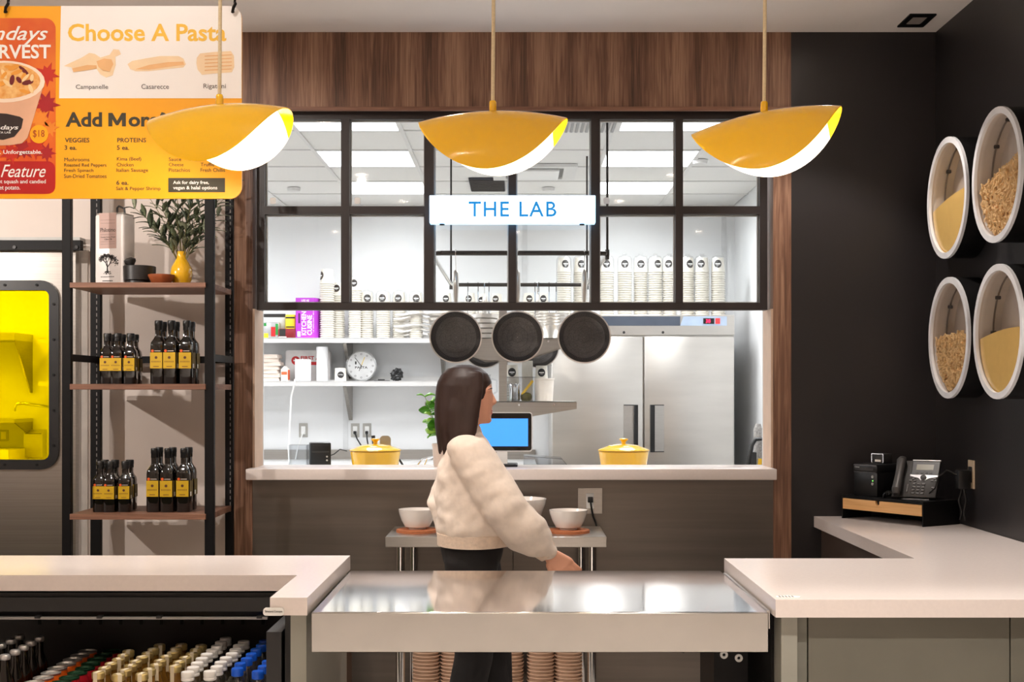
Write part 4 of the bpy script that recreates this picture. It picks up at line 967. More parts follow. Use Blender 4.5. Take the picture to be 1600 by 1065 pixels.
# outlet on apron
oy = BW
t = thing('steel_outlet', 'square steel outlet plate with black plug on steel apron', 'outlet', (X(922, BW), BW, Z(782, BW)))
s = MB(); s.box(-.057, .057, -.004, 0, -.06, .06, .001, 1); s.build('cover_plate', steel, t)
s = MB(); s.box(-.018, .018, -.009, -.003, -.036, .036, .002, 1); s.build('socket', white_p, t)
s = MB(); s.box(-.012, .012, -.035, -.009, -.006, .02, .003); pg = s.build('plug', black_plastic, t)
s = MB(); s.tube([(0, -.03, 0), (.004, -.04, -.03), (.012, -.035, -.07), (.024, -.03, -.10), (.03, -.05, -.125), (.03, -.05, -.13)], .0045, 7); s.build('cable', black_plastic, pg)
# stacks of paper bowls on the lower shelf
def ordn(n): return '%d%s' % (n, 'th' if 10 < n % 100 < 14 else {1: 'st', 2: 'nd', 3: 'rd'}.get(n % 10, 'th'))
kraft = M('tan_paper_bowl', (206, 172, 146), .75, var=.05)
bme = None
for k, (px, n_, rad) in enumerate(((666, 24, .062), (710, 24, .062), (798, 23, .058), (845, 24, .062), (888, 24, .063))):
    D = 5.80; x_ = X(px, D)
    where = ['leftmost', 'second from left', 'middle', 'second from right', 'rightmost'][k]
    for j in range(n_):
        if bme is None:
            s = MB(); s.lathe([(.048, 0), (.058, .034), (.0605, .034), (.062, .037), (.0605, .0405), (.058, .040), (.046, .004), (0, .003)], n=28)
            o = s.build('paper_bowl', kraft); bme = o.data
        else:
            o = bpy.data.objects.new('paper_bowl', bme); C.objects.link(o)
        o.location = (x_+random.uniform(-.0012, .0012), D, .16+j*.0158); o.scale = (rad/.062, rad/.062, 1)
        tag(o, 'tan paper bowl %s from bottom in %s stack under prep table' % (ordn(j+1), where), 'bowl', 'paper bowls stacked under the prep table')
# brown trays stacked at left under the flap
tray = M('brown_tray_card', (116, 92, 76), .75, var=.08)
tme_ = None
for j in range(34):
    if tme_ is None:
        s = MB(); s.prism(rrect(-.115, .115, -.1, .1, .02, 4), 'XY', 0, .008); s.prism(rrect(-.122, .122, -.107, .107, .022, 4), 'XY', .008, .0105); o = s.build('food_tray', tray); tme_ = o.data
    else:
        o = bpy.data.objects.new('food_tray', tme_); C.objects.link(o)
    o.location = (X(500, 5.7), 5.75, .12+j*.0107)
    tag(o, 'brown card tray %s from bottom in stack left of prep table' % ordn(j+1), 'tray', 'brown trays stacked left of the prep table')
s = MB(); s.box(X(500, 5.7)-.15, X(500, 5.7)+.15, 5.6, 5.9, .0, .12, .004); one('tray_crate', s, dark_grey, 'dark low crate carrying the stack of brown trays', 'crate')

# =================================================================== PERSON
pz_ = 5.08
def chain(bm_, pts, radii, n=14, round0=True):
    """tapered limb: loft with round ends; radii entries r or (rx along X, ry along Y)"""
    pts = [Vector(p) for p in pts]; rings = []
    rad = [(r, r) if not isinstance(r, tuple) else r for r in radii]
    for i, p in enumerate(pts):
        d = (pts[min(i+1, len(pts)-1)]-pts[max(i-1, 0)]).normalized()
        ya = Vector((0, 1, 0)); ya = (ya-d*ya.dot(d))
        if ya.length < .2: ya = Vector((1, 0, 0))-d*d.x
        ya.normalize(); xa_ = ya.cross(d).normalized()
        rings.append([p+xa_*rad[i][0]*math.cos(2*PI*k/n)+ya*rad[i][1]*math.sin(2*PI*k/n) for k in range(n)])
    bm_.ring_loft(rings)
    for p, r in ((pts[0], rad[0]), (pts[-1], rad[-1]))[0 if round0 else 1:]: bm_.ball(p, (r[0]*.98, r[1]*.98, min(r)*.7), 12, 8)
def remeshed(mb, name, mat, parent, voxel, smooth=6, fac=.5):
    o = mb.build(name, mat, None, True, 180)
    m1 = o.modifiers.new('r', 'REMESH'); m1.mode = 'VOXEL'; m1.voxel_size = voxel; m1.use_smooth_shade = True
    m2 = o.modifiers.new('s', 'SMOOTH'); m2.factor = fac; m2.iterations = smooth
    dg = bpy.context.evaluated_depsgraph_get(); dg.update()
    me = bpy.data.meshes.new_from_object(o.evaluated_get(dg))
    old = o.data; o.modifiers.clear(); o.data = me; bpy.data.meshes.remove(old)
    if not me.materials: me.materials.append(mat)
    me.polygons.foreach_set('use_smooth', [True]*len(me.polygons))
    if parent is not None: o.parent = parent
    return o
Y0 = pz_
per = thing('person', 'person with long dark brown hair in cream sweater and black trousers walking right', 'person', (-.14, Y0, 0)); O = per.location.copy()
skin = M('skin', (224, 164, 136), .5, var=.04, scale=8)
hx, hz = -.19, 1.485            # head centre
b = MB(O)
# head as stacked sections: (z, centre x, half depth, half width)
secs = [(-.108, .040, .030, .026), (-.098, .036, .048, .040), (-.08, .026, .064, .052), (-.055, .016, .078, .060), (-.03, .008, .087, .066), (0, .002, .093, .071), (.03, -.002, .096, .074), (.06, -.004, .092, .072), (.085, -.006, .076, .060), (.1, -.008, .052, .042), (.108, -.008, .022, .018)]
b.ring_loft([[Vector((hx+c+dp*math.cos(2*PI*k/20), Y0+wd*math.sin(2*PI*k/20), hz+z)) for k in range(20)] for z, c, dp, wd in secs])
b.ball((hx+.098, Y0, hz-.024), (.014, .012, .012)); b.tube([(hx+.088, Y0, hz+.012), (hx+.096, Y0, hz-.008), (hx+.103, Y0, hz-.026)], [.007, .009, .011], 10)   # nose
b.ball((hx+.082, Y0, hz-.058), (.013, .022, .006)); b.ball((hx+.081, Y0, hz-.067), (.013, .019, .006))          # lips
b.ball((hx+.076, Y0, hz-.094), (.016, .02, .014))                                                                   # chin
b.ball((hx+.080, Y0-.030, hz+.022), (.014, .02, .006)); b.ball((hx+.080, Y0+.030, hz+.022), (.014, .02, .006))       # brows
for sd in (-1, 1): b.ball((hx-.012, Y0+sd*.074, hz-.012), (.02, .008, .03), 12, 8)                                  # ears
chain(b, [(-.205, Y0, 1.30), (-.200, Y0, 1.36), (-.19, Y0, 1.42)], [.055, .05, .05])
chain(b, [(-.175, Y0, .90), (-.17, Y0, 1.03), (-.18, Y0, 1.18), (-.195, Y0, 1.29)], [(.09, .15), (.08, .125), (.095, .14), (.07, .13)])
rs, re, rw = Vector((-.19, Y0-.165, 1.285)), Vector((-.035, Y0-.20, 1.07)), Vector((.115, Y0-.16, .895))
ls, le, lw_ = Vector((-.19, Y0+.165, 1.285)), Vector((-.27, Y0+.22, 1.06)), Vector((-.22, Y0+.21, .84))
for S_, E_, W_ in ((rs, re, rw), (ls, le, lw_)): chain(b, [S_, S_.lerp(E_, .5), E_, E_.lerp(W_, .35), W_], [.05, .045, .037, .037, .024])
def hand(b, W_, d, side):
    d = d.normalized(); n_ = Vector((0, side, 0)); n_ = (n_-d*n_.dot(d)).normalized(); u = d.cross(n_).normalized()      # u: across the palm
    pc_ = W_+d*.05
    for k in range(5): chain(b, [W_-d*.01, W_+d*.03+u*(k-2)*.011, W_+d*.085+u*(k-2)*.0165], [.018, .013, .0115], 10)
    Ls = [.062, .074, .078, .07, .056]
    for k in range(4):
        p = W_+d*.09+u*(k-1.5)*.0195; L = Ls[k+1]
        chain(b, [p-d*.012, p+d*L*.42+n_*.006, p+d*L*.72+n_*.018, p+d*L*.93+n_*.034], [.0098, .009, .0082, .007], 10)
    p = W_+d*.03-u*.032
    chain(b, [p, p+d*.03-u*.018+n_*.012, p+d*.056-u*.02+n_*.024], [.012, .0105, .0085], 10)
hand(b, rw, Vector((.75, .05, -.62)), 1); hand(b, lw_, Vector((.25, 0, -.95)), -1)
legs = []
for sd, kn_, an in ((-1, (-.165, Y0-.075, .49), (-.25, Y0-.075, .10)), (1, (-.095, Y0+.075, .50), (-.075, Y0+.075, .085))):
    hp_ = (-.175, Y0+sd*.08, .88); chain(b, [hp_, tuple((Vector(hp_)+Vector(kn_))/2), kn_, tuple(Vector(kn_).lerp(Vector(an), .4)), an], [.085, .075, .052, .05, .034]); legs.append((hp_, kn_, an))
    chain(b, [an, (an[0]+.03, an[1], .05), (an[0]+.13, an[1], .035)], [.036, .035, .028])
body = remeshed(b, 'body', skin, per, .0052, 4)
for sd in (-1, 1):
    s = MB(O); s.ball((hx+.070, Y0+sd*.030, hz+.002), (.0105, .013, .0075)); e = s.build('eye', M('eye_white', (236, 232, 228), .2), per)
    s = MB(O); s.ball((hx+.077, Y0+sd*.031, hz+.002), (.0045, .006, .006)); s.build('iris', M('iris_brown', (58, 34, 22), .2), e)
    s = MB(O); s.tube([(hx+.090, Y0+sd*.014, hz+.024), (hx+.091, Y0+sd*.03, hz+.029), (hx+.080, Y0+sd*.048, hz+.024)], [.002, .003, .0015], 6); s.build('eyebrow', M('hair_brown', (48, 28, 22), .5), per)
s = MB(O); s.ball((hx+.0915, Y0, hz-.058), (.005, .018, .0035)); s.ball((hx+.0905, Y0, hz-.067), (.005, .015, .004)); s.build('lips', M('lip_rose', (188, 96, 88), .45), per)
# hair
b = MB(O)
hs = [(-.015, -.012, .092, .088), (.02, -.016, .104, .088), (.055, -.014, .105, .085), (.085, -.012, .09, .074), (.108, -.014, .064, .054), (.12, -.016, .026, .024)]
b.ring_loft([[Vector((hx+c+dp*math.cos(2*PI*k/24), Y0+wd*math.sin(2*PI*k/24), hz+z)) for k in range(24)] for z, c, dp, wd in hs])
def lock(pts, r): chain(b, pts, r, 14)
lock([(hx-.045, Y0, hz+.05), (hx-.06, Y0, hz-.03), (hx-.068, Y0, hz-.10), (hx-.072, Y0, hz-.16), (hx-.066, Y0, hz-.205)], [(.06, .08), (.058, .085), (.05, .088), (.042, .085), (.025, .07)])
for sd in (-1, 1):
    lock([(hx+.02, Y0+sd*.05, hz+.085), (hx+.022, Y0+sd*.076, hz+.02), (hx+.006, Y0+sd*.084, hz-.06), (hx-.004, Y0+sd*.09, hz-.13), (hx-.015, Y0+sd*.095, hz-.195)], [(.04, .02), (.038, .018), (.042, .022), (.042, .024), (.026, .018)])
    lock([(hx-.03, Y0+sd*.06, hz+.02), (hx-.035, Y0+sd*.08, hz-.06), (hx-.04, Y0+sd*.085, hz-.14), (hx-.045, Y0+sd*.085, hz-.2)], [(.045, .03), (.045, .028), (.04, .026), (.024, .02)])
crown = Vector((hx-.02, Y0, hz+.119))
for k in range(34):
    th = R(-118+236*k/33)             # angle about the back of the head
    bx_, by_ = -math.cos(th), math.sin(th); jit = random.uniform(-.006, .006)
    def ring_pt(rx, ry, z, dx=0): return (hx-.012+dx+bx_*rx, Y0+by_*ry, hz+z)
    L = -.205+random.uniform(-.02, .012)
    chain(b, [ring_pt(.102*math.sin(R(f)), .086*math.sin(R(f)), .012+.104*math.cos(R(f))) for f in (4, 22, 40, 58, 76, 92)]+[ring_pt(.100, .089, -.045+jit, -.006), ring_pt(.085, .093, -.11+jit, -.02), ring_pt(.07, .09, L, -.028)], [.006, .009, .011, .012, .0125, .013, .013, .013, .006], 8)
hair_o = remeshed(b, 'hair', M('hair_brown', (44, 25, 20), .42, var=.25, scale=6, stretch=(14, 14, 1), bump=.5, bscale=14), per, .005, 2)
# sweater
b = MB(O)
chain(b, [(-.165, Y0, .94), (-.165, Y0, .975), (-.168, Y0, 1.04), (-.175, Y0, 1.13), (-.185, Y0, 1.22), (-.19, Y0, 1.285)], [(.135, .185), (.15, .20), (.15, .20), (.145, .195), (.125, .19), (.09, .165)], 24, False)
chain(b, [(-.19, Y0, 1.27), (-.197, Y0, 1.325), (-.196, Y0, 1.352)], [(.09, .10), (.066, .066), (.06, .06)], 18)
for S_, E_, W_ in ((rs, re, rw), (ls, le, lw_)):
    W2 = E_.lerp(W_, .93); chain(b, [S_, S_.lerp(E_, .45), E_+Vector((-.005, 0, -.012)), E_.lerp(W_, .45)+Vector((0, 0, -.015)), E_.lerp(W_, .8), W2], [.08, .086, .085, .082, .066, .046], 18)
sw = remeshed(b, 'sweater', M('cream_knit', (242, 227, 213), .85, var=.05, scale=40, bump=1.0, bscale=13), per, .008, 6)
nrm = [v.normal.copy() for v in sw.data.vertices]; new = []
for v, n_ in zip(sw.data.vertices, nrm):       # knit folds
    p = v.co.copy(); q = Vector((p.x*7+p.z*5, p.y*7, p.z*11-p.x*6))
    f = noise.noise(q)*.010+noise.noise(q*2.3)*.005
    fade = min(1, max(0, (1.30-p.z)/.1)); new += list(p+n_*f*fade)
sw.data.vertices.foreach_set('co', new); sw.data.update()
s = MB(O); rings = []
for z, e in ((.915, -.006), (.912, .004), (.958, .006), (.960, -.004)): rings.append([Vector((-.165+(.14+e)*math.cos(2*PI*k/40), Y0+(.19+e)*math.sin(2*PI*k/40), z)) for k in range(40)])
s.ring_loft(rings+[rings[0]], False, False); s.build('hem_band', M('cream_rib', (234, 212, 192), .9, bump=.4, scale=60), sw)
for E_, W_ in ((re, rw), (le, lw_)):
    s = MB(O); d = (W_-E_); p = E_.lerp(W_, .9); s.tube([p, p+d*.12], [.046, .038], 24); s.build('cuff', M('cream_rib', (234, 212, 192), .9), sw)
# trousers
b = MB(O)
chain(b, [(-.17, Y0, .99), (-.175, Y0, .90), (-.175, Y0, .84)], [(.105, .15), (.125, .175), (.11, .165)], 20)
for hp_, kn_, an in legs:
    hp_, kn_, an = Vector(hp_), Vector(kn_), Vector(an); a2 = kn_.lerp(an, .97)
    chain(b, [hp_-Vector((0, 0, .02)), hp_.lerp(kn_, .5), kn_, kn_.lerp(an, .5), a2], [(.105, .092), .09, .074, .07, .06], 18)
remeshed(b, 'trousers', M('black_cloth', (24, 22, 24), .8, var=.1, scale=20, bump=.3), per, .009, 5)
for hp_, kn_, an in legs:
    s = MB(O); a = Vector(an); secs_ = [(-.06, .03, .05), (-.03, .038, .075), (.03, .04, .07), (.09, .042, .05), (.15, .034, .036), (.175, .015, .02)]
    s.ring_loft([[Vector((a.x+dx, a.y+w_*math.cos(2*PI*k/16), max(.004, h_*.5+h_*.5*math.sin(2*PI*k/16)) if True else 0)) for k in range(16)] for dx, w_, h_ in secs_]); sh = s.build('shoe', black_plastic, per)
    s = MB(O); s.prism([(a.x-.065, a.y-.034), (a.x+.12, a.y-.04), (a.x+.178, a.y-.015), (a.x+.178, a.y+.015), (a.x+.12, a.y+.04), (a.x-.065, a.y+.034)], 'XY', 0, .012); s.build('sole', white_p, sh, False)
# =================================================================== KITCHEN
# pass worktable right behind the ledge, back counter along the wall
t = thing('pass_worktable', 'stainless worktable just behind the stone pass ledge', 'table', (0, 6.9, 0)); O = t.location.copy()
WZ = 1.06
s = MB(O); s.box(-1.7, 1.55, 6.42, 7.45, WZ-.04, WZ, .002, 1); s.build('table_top', bright_steel, t)
s = MB(O); s.box(-1.65, 1.5, 6.46, 7.4, .1, WZ-.04); s.build('cabinet_body', steel_h, t, False)
s = MB(O); s.box(-1.6, 1.45, 6.5, 7.35, 0, .1); s.build('plinth', dark_void, t, False)
t = thing('back_counter', 'stainless back counter with upstand along white kitchen wall', 'counter', (-2.3, 10.5, 0)); O = t.location.copy()
s = MB(O); s.box(-3.7, .15, 10.1, KB-.01, .90, .945, .002, 1); s.build('counter_top', bright_steel, t)
s = MB(O); s.box(-3.7, .15, KB-.03, KB-.008, .945, Z(702, KB)); s.build('upstand', steel_h, t, False)
s = MB(O); s.box(-3.65, .1, 10.15, KB-.03, .0, .90); s.build('cabinet_body', steel_h, t, False)
# wall shelves
SHF = 10.42
def wall_shelf(px0, px1, py, label):
    x0, x1 = X(px0, SHF), X(px1, SHF); z1 = Z(py, SHF); z0 = z1-.04
    t = thing('wall_shelf', label, 'shelf', ((x0+x1)/2, KB, z0)); O = t.location.copy()
    s = MB(O); s.box(x0, x1, SHF, KB-.002, z1-.006, z1); s.box(x0, x1, SHF, SHF+.006, z0, z1-.004); s.box(x0, x1, KB-.01, KB-.002, z1, z1+.04); s.build('shelf_sheet', bright_steel, t, False)
    for px in (539, 300, 690):
        xx = X(px, SHF)+.01
        if x0 < xx < x1:
            s = MB(O); s.prism([(SHF+.03, z1-.007), (KB-.002, z1-.007), (KB-.002, z1-.32), (KB-.03, z1-.32), (SHF+.03, z1-.05)], 'YZ', xx-.03, xx-.002); s.build('bracket', steel_h, t, False)
    return z1
ZU = wall_shelf(60, 868, 527.5, 'upper steel wall shelf carrying cup stacks and pans')
ZL = wall_shelf(60, 700, 595, 'lower steel wall shelf carrying clock and first aid box')
# cup sleeves
cup_m = M('white_cup_paper', (228, 223, 212), .6, var=.02); logo_m = M('logo_black', (44, 42, 42), .6)
def cup_stack(px, ptop, base, D, r, label, grp, logo=True, sleeve=True, turn=0):
    zt = Z(ptop, D); h = zt-base
    t = thing('paper_cup_stack', label, 'cups', (X(px, D), D, base), turn, grp)
    hc = min(.10, h*.45); pr = [(r*.98, 0)]; z = 0; pitch = .0175
    while z+pitch < h-hc:
        pr += [(r, z+.001), (r, z+.008), (r*.86, z+.0105), (r*.86, z+pitch-.001)]; z += pitch
    s = MB(); s.lathe(pr+[(r*.95, z)], n=18); tag(s.build('nested_rims', cup_m, t, True, 20), 'column of nested paper cup rims')
    s = MB(); s.lathe([(r, z), (r, z+.006), (r*.96, z+.007), (r*.78, h), (r*.72, h), (r*.7, h-.004)], n=20); cp = s.build('top_cup', cup_m, t)
    if logo:
        s = MB(); rl, zc = r*.55, z+.007+(h-z)*.5
        rings = []
        for q in (0, .5, 1):
            ring = []
            for k in range(20):
                a = 2*PI*k/20; dx, dz = q*rl*math.cos(a), q*rl*1.05*math.sin(a); zz = zc+dz; f = (zz-(z+.007))/(h-z-.007); rad = r*(.96-.18*f)+.0012
                th_ = dx/rad; ring.append(Vector((rad*math.sin(th_), -rad*math.cos(th_), zz)))
            rings.append(ring)
        s.ring_loft(rings[1:], False, False); s.bm.faces.new([v for v in s.bm.verts[:20]]) if False else None
        s.ring_loft([[p*1.0 for p in rings[1]], [rings[0][0]+Vector((0, -.0003, 0))+(rings[1][k]-rings[0][0])*.02 for k in range(20)]], False, True)
        lg = s.build('logo_patch', logo_m, cp)
        s = MB(); rad = r*(.96-.18*.5)+.0022; s.box(-rl*.62, rl*.62, -rad-.0004, -rad+.002, zc-rl*.12, zc+rl*.14); s.box(-rl*.3, rl*.3, -rad-.0004, -rad+.002, zc-rl*.4, zc-rl*.32); s.build('script_mark', white_print, lg, False)
    if sleeve:
        s = MB(); s.lathe([(r*1.05, .002), (r*1.07, h*.3), (r*1.05, h*.7), (r*1.06, h-.01), (r*.8, h+.012), (r*.3, h+.02), (r*.34, h+.035)], n=12, cap1=False, cap0=False); s.build('plastic_sleeve', sleeve_m, t)
    return t
DU = 10.58
wn = ['leftmost', 'second', 'third', 'fourth', 'fifth', 'sixth', 'seventh', 'eighth', 'ninth']
for k, (px, top, r) in enumerate(((511, 421, .059), (529, 442, .052), (555, 434, .052), (573, 457, .056), (599, 457, .056), (624, 457, .056), (650, 458, .056))):
    cup_stack(px, top, ZU, DU+(.10 if k == 1 else -.02 if k == 0 else .0 if k % 2 == 0 else .04), r, 'tall stack of white paper cups on upper wall shelf, %s from purple box' % ['first', 'second', 'third', 'fourth', 'fifth', 'sixth', 'seventh'][k], 'cup stacks on the wall shelf', sleeve=k > 2, turn=R(-60) if k == 0 else (R(-15) if k == 1 else R(random.uniform(-15, 15))))
for k, (px, top) in enumerate(((697, 458), (734, 458), (752, 460), (776, 459), (826, 458), (848, 458))):
    cup_stack(px, top, ZU, DU+.05, .05, 'shorter stack of white paper cups behind the pan rack, %s of six' % ['leftmost', 'second', 'third', 'fourth', 'fifth', 'rightmost'][k], 'cup stacks behind the pan rack', sleeve=False, turn=R(random.uniform(-15, 15)))
FRZ = Z(492, 9.8)
for k, (px, top) in enumerate(((881, 403), (907, 403), (948, 403), (976, 403), (1001, 403), (1024, 403), (1046, 403), (1074, 403), (1097, 403), (1122, 403))):
    cup_stack(px, top, FRZ, 10.15+(.03 if k % 3 == 1 else 0), .0545, 'bagged stack of white paper cups on top of steel fridge, %s of ten' % ['leftmost', 'second', 'third', 'fourth', 'fifth', 'sixth', 'seventh', 'eighth', 'ninth', 'rightmost'][k], 'cup stacks on the fridge', turn=R(random.uniform(-20, 25)))
# fridge
fx0, fx1 = X(862, 9.8), X(1148, 9.8); FD = 9.8
t = thing('reach_in_fridge', 'two-door stainless steel reach-in fridge with red digital display', 'fridge', ((fx0+fx1)/2, 10.2, 0)); O = t.location.copy()
s = MB(O); s.box(fx0, fx1, FD+.05, KB-.05, .12, FRZ, .004, 1); s.build('cabinet_body', fridge_m, t)
zdt = Z(525.5, FD); xm = X(1005.5, FD)
for a, b_, hside in ((fx0+.004, xm-.005, 1), (xm+.005, fx1-.004, -1)):
    s = MB(O); s.box(a, b_, FD, FD+.05, .16, zdt, .006, 2); dr_ = s.build('door', fridge_m, t)
    z0, z1 = Z(706, FD), Z(632, FD)
    if hside > 0: g0, g1, r0, r1 = X(990, FD), X(996.5, FD), X(974.5, FD), X(990, FD)
    else: g0, g1, r0, r1 = X(1015.5, FD), X(1022.5, FD), X(1022.5, FD), X(1037.5, FD)
    s = MB(O); s.box(r0, r1, FD-.003, FD, z0, z1); hw = s.build('handle_well', steel, dr_, False)
    s = MB(O); s.box(g0, g1, FD-.035, FD, z0, z1, .003, 1); s.box(min(r0, g0), max(r1, g1), FD-.008, FD, z1-.006, z1); s.box(min(r0, g0), max(r1, g1), FD-.008, FD, z0, z0+.006); s.build('handle', black_plastic, dr_)
s = MB(O); s.box(fx0, fx1, FD+.01, FD+.05, zdt+.012, FRZ+.0, .002, 1); hd = s.build('header_panel', fridge_m, t)
s = MB(O); s.box(X(905, FD), X(1063, FD), FD+.006, FD+.012, Z(508.5, FD), Z(494, FD)); s.build('header_stripe', M('slate_stripe', (74, 82, 96), .4), hd, False)
s = MB(O); s.prism([(X(1063, FD), Z(508.5, FD)), (X(1068, FD), Z(494, FD)), (X(1136, FD), Z(494, FD)), (X(1136, FD), Z(508.5, FD))], 'XZ', FD+.006, FD+.012); s.build('control_strip', M('pale_blue_strip', (176, 194, 216), .4), hd, False)
s = MB(O); s.box(X(1099, FD), X(1116, FD), FD+.0, FD+.007, Z(505.5, FD), Z(497, FD)); dsp = s.build('display', black_plastic, hd, False)
text(dsp, '38', X(1103, FD), X(1110, FD), Z(504, FD), Z(498.5, FD), FD, M('red_digits', (255, 30, 60), .4, emit=(255, 20, 60), estr=4), o=O)
s = MB(O); s.box(X(1118, FD), X(1125, FD), FD+.0, FD+.007, Z(505.5, FD), Z(497, FD)); s.build('power_switch', M('red_switch', (200, 60, 60), .4, emit=(220, 40, 50), estr=.6), hd, False)
for px in (975, 1036):
    s = MB(O); s.cyl((X(px, FD), FD+.012, Z(519, FD)), (X(px, FD), FD+.004, Z(519, FD)), .01, n=12); s.build('lock', dark_grey, hd)
for sx_ in (fx0+.1, fx1-.1):
    s = MB(O); s.cyl((sx_, FD+.15, 0), (sx_, FD+.15, .12), .03, n=12); s.build('caster', black_plastic, t)
# ------------------------------------------------------------------ hanging pan rack
t = thing('pan_rack', 'black and steel hanging pan rack on rods from kitchen ceiling', 'rack', (.01, 7.6, 2.2)); O = t.location.copy()
RX0, RX1, RY0, RY1, RZk = -.432, .457, 6.62, 8.58, 2.2
rail_m = M('rack_rail', (62, 60, 58), .35, .7)
s = MB(O); s.tube([(RX0+.05, RY0, RZk), (RX1-.05, RY0, RZk), (RX1-.015, RY0+.012, RZk), (RX1, RY0+.05, RZk)], .0125, 10); s.build('front_rail', rail_m, t)
s = MB(O); s.tube([(RX0+.03, RY1, RZk), (RX1-.03, RY1, RZk)], .0125, 10); s.build('rear_rail', rail_m, t)
for xx in (RX0, RX1):
    s = MB(O); s.tube([(xx, RY0+.05, RZk), (xx, RY1, RZk)], .012, 10); s.build('side_rail', chrome, t)
s = MB(O); s.tube([(RX0, RY0+.05, RZk), (RX0+.015, RY0+.012, RZk), (RX0+.05, RY0, RZk)], .0125, 10); s.build('corner_rail', rail_m, t)
for xx in (RX0, RX1):
    for yy in (RY0+.03, RY1):
        s = MB(O); s.cyl((xx, yy, RZk), (xx, yy, KC), .006, n=8); rd = s.build('hanging_rod', black_metal, t)
        s = MB(O); s.cyl((xx, yy, RZk-.03), (xx, yy, RZk+.02), .011, n=10); s.build('rod_nut', dark_grey, rd)
# frying pans on the front rail, facing the pass
pan_in = M('pan_black', (88, 83, 80), .34, .4, var=.3, scale=240, bump=.5, bscale=420)
_b = pan_in.node_tree.nodes['Principled BSDF']; _b.inputs['Anisotropic'].default_value = .85
_t = pan_in.node_tree.nodes.new('ShaderNodeTangent'); _t.direction_type = 'RADIAL'; _t.axis = 'Y'; pan_in.node_tree.links.new(_t.outputs[0], _b.inputs['Tangent']); pan_steel = M('pan_steel', (214, 210, 204), .3, .75, .04)
def fry_pan(px, py, D, rpx, label, railz, back=False):
    c = P(px, py, D); r = rpx*D/FPX; hy = RY0 if not back else RY1
    t = thing('frying_pan', label, 'pan', c, 0, 'frying pans hanging from the rack')
    Rx = Matrix.Rotation(PI/2, 4, 'X')      # lathe axis turned to face -Y
    s = MB(); s.lathe([(0, -.045), (r*.78, -.045), (r*.82, -.042), (r*.99, 0), (r, .001), (r, -.002), (r*.83, -.0455), (r*.79, -.0475), (0, -.0475)], n=48, xf=Rx, cap0=False, cap1=False); s.build('pan_shell', pan_steel, t)
    s = MB(); s.lathe([(0.001, -.0435), (r*.76, -.0435), (r*.80, -.041), (r*.955, -.004)], n=48, xf=Rx, cap0=False, cap1=False); s.build('cooking_surface', pan_in, t)
    s = MB(); s.annulus((0, -.0018, 0), r*.955, r*1.005, .003, 'Y', 48); s.build('rim', M('pan_rim', (206, 200, 194), .3, .45), t)
    s = MB()
    for k in range(80):
        a = 2*PI*k/80; s.box(-.0012, .0012, .0, .0012, r*.80, r*.92, xf=Matrix.Rotation(a, 4, 'Y') @ Matrix.Translation(Vector((0, .0385, 0))) @ Matrix.Translation(Vector((0, 0, r*.80))) @ Matrix.Rotation(-math.atan2(.037, r*.155), 4, 'X').inverted() @ Matrix.Translation(Vector((0, 0, -r*.80))))
    tag(s.build('wall_ticks', M('pan_tick', (120, 115, 112), .3, .6), t, False), kind='stuff')
    ra = MB()
    for k in range(3): ra.annulus((0, .041-.0012, 0), r*(.2+.2*k), r*(.2+.2*k)+.0012, .001, 'Y', 36)
    ra.build('surface_ring', M('pan_ring', (60, 58, 57), .3, .6), t)
    top = railz-c.z
    s = MB(); s.tube([(0, .03, r*.9), (0, .02, r+.03), (0, .008, r+.06), (0, .0, r+.12), (0, .004, r+.19), (0, .006, r+.205)], [.007, .009, .012, .016, .014, .006], 12); hd = s.build('handle', pan_steel, t)
    s = MB(); s.tube([(0, .006, r+.195), (0, .004, r+.235), (0, .0+(hy-c.y)-.0165, top-.02), (0, (hy-c.y)-.0165, top+.005), (0, (hy-c.y), top+.018), (0, (hy-c.y)+.016, top+.004)], .0025, 6); s.build('hook', chrome, hd)
    for sx_ in (-1, 1):
        s = MB(); s.cyl((sx_*.016, .034, r*.93), (sx_*.016, .015, r*.93), .005, n=8); s.build('rivet', chrome, hd)
    return t
fry_pan(712, 526, RY0+.0, 41, 'left of three black frying pans hanging below window bar', RZk)
fry_pan(808.5, 526, RY0+.0, 40.5, 'middle of three black frying pans hanging below window bar', RZk)
fry_pan(913, 526, RY0+.0, 41.5, 'right frying pan of three hanging below window bar', RZk)
for px, lab in ((840, 'frying pan hanging behind, right of the overshelf post'), (757, 'frying pan hanging behind, left of the overshelf post')):
    fry_pan(px, 541, RY1, 34, lab, RZk, True)
# small utensils on the rear rail
for k, px in enumerate((731, 747, 764, 836, 842, 858, 869)):
    x_ = X(px, RY1); rn = random.Random(k)
    t = thing('hanging_utensil', 'thin steel utensil hanging from rear bar of pan rack, %s of seven' % ['leftmost', 'second', 'third', 'fourth', 'fifth', 'sixth', 'rightmost'][k], 'utensil', (x_, RY1, RZk-.2), 0, 'utensils on the rear rack bar')
    s = MB(); s.tube([(0, -.016, .2), (0, 0, .2155), (0, .016, .2), (0, .012, .16), (0, 0, .15)], .0025, 6); s.build('hook', black_metal, t)
    s = MB(); s.tube([(0, 0, .155), (0, 0, -.12)], .004, 6); s.ball((0, 0, -.15), (.035, .014, .04), 12, 8); s.build('ladle', chrome, t)
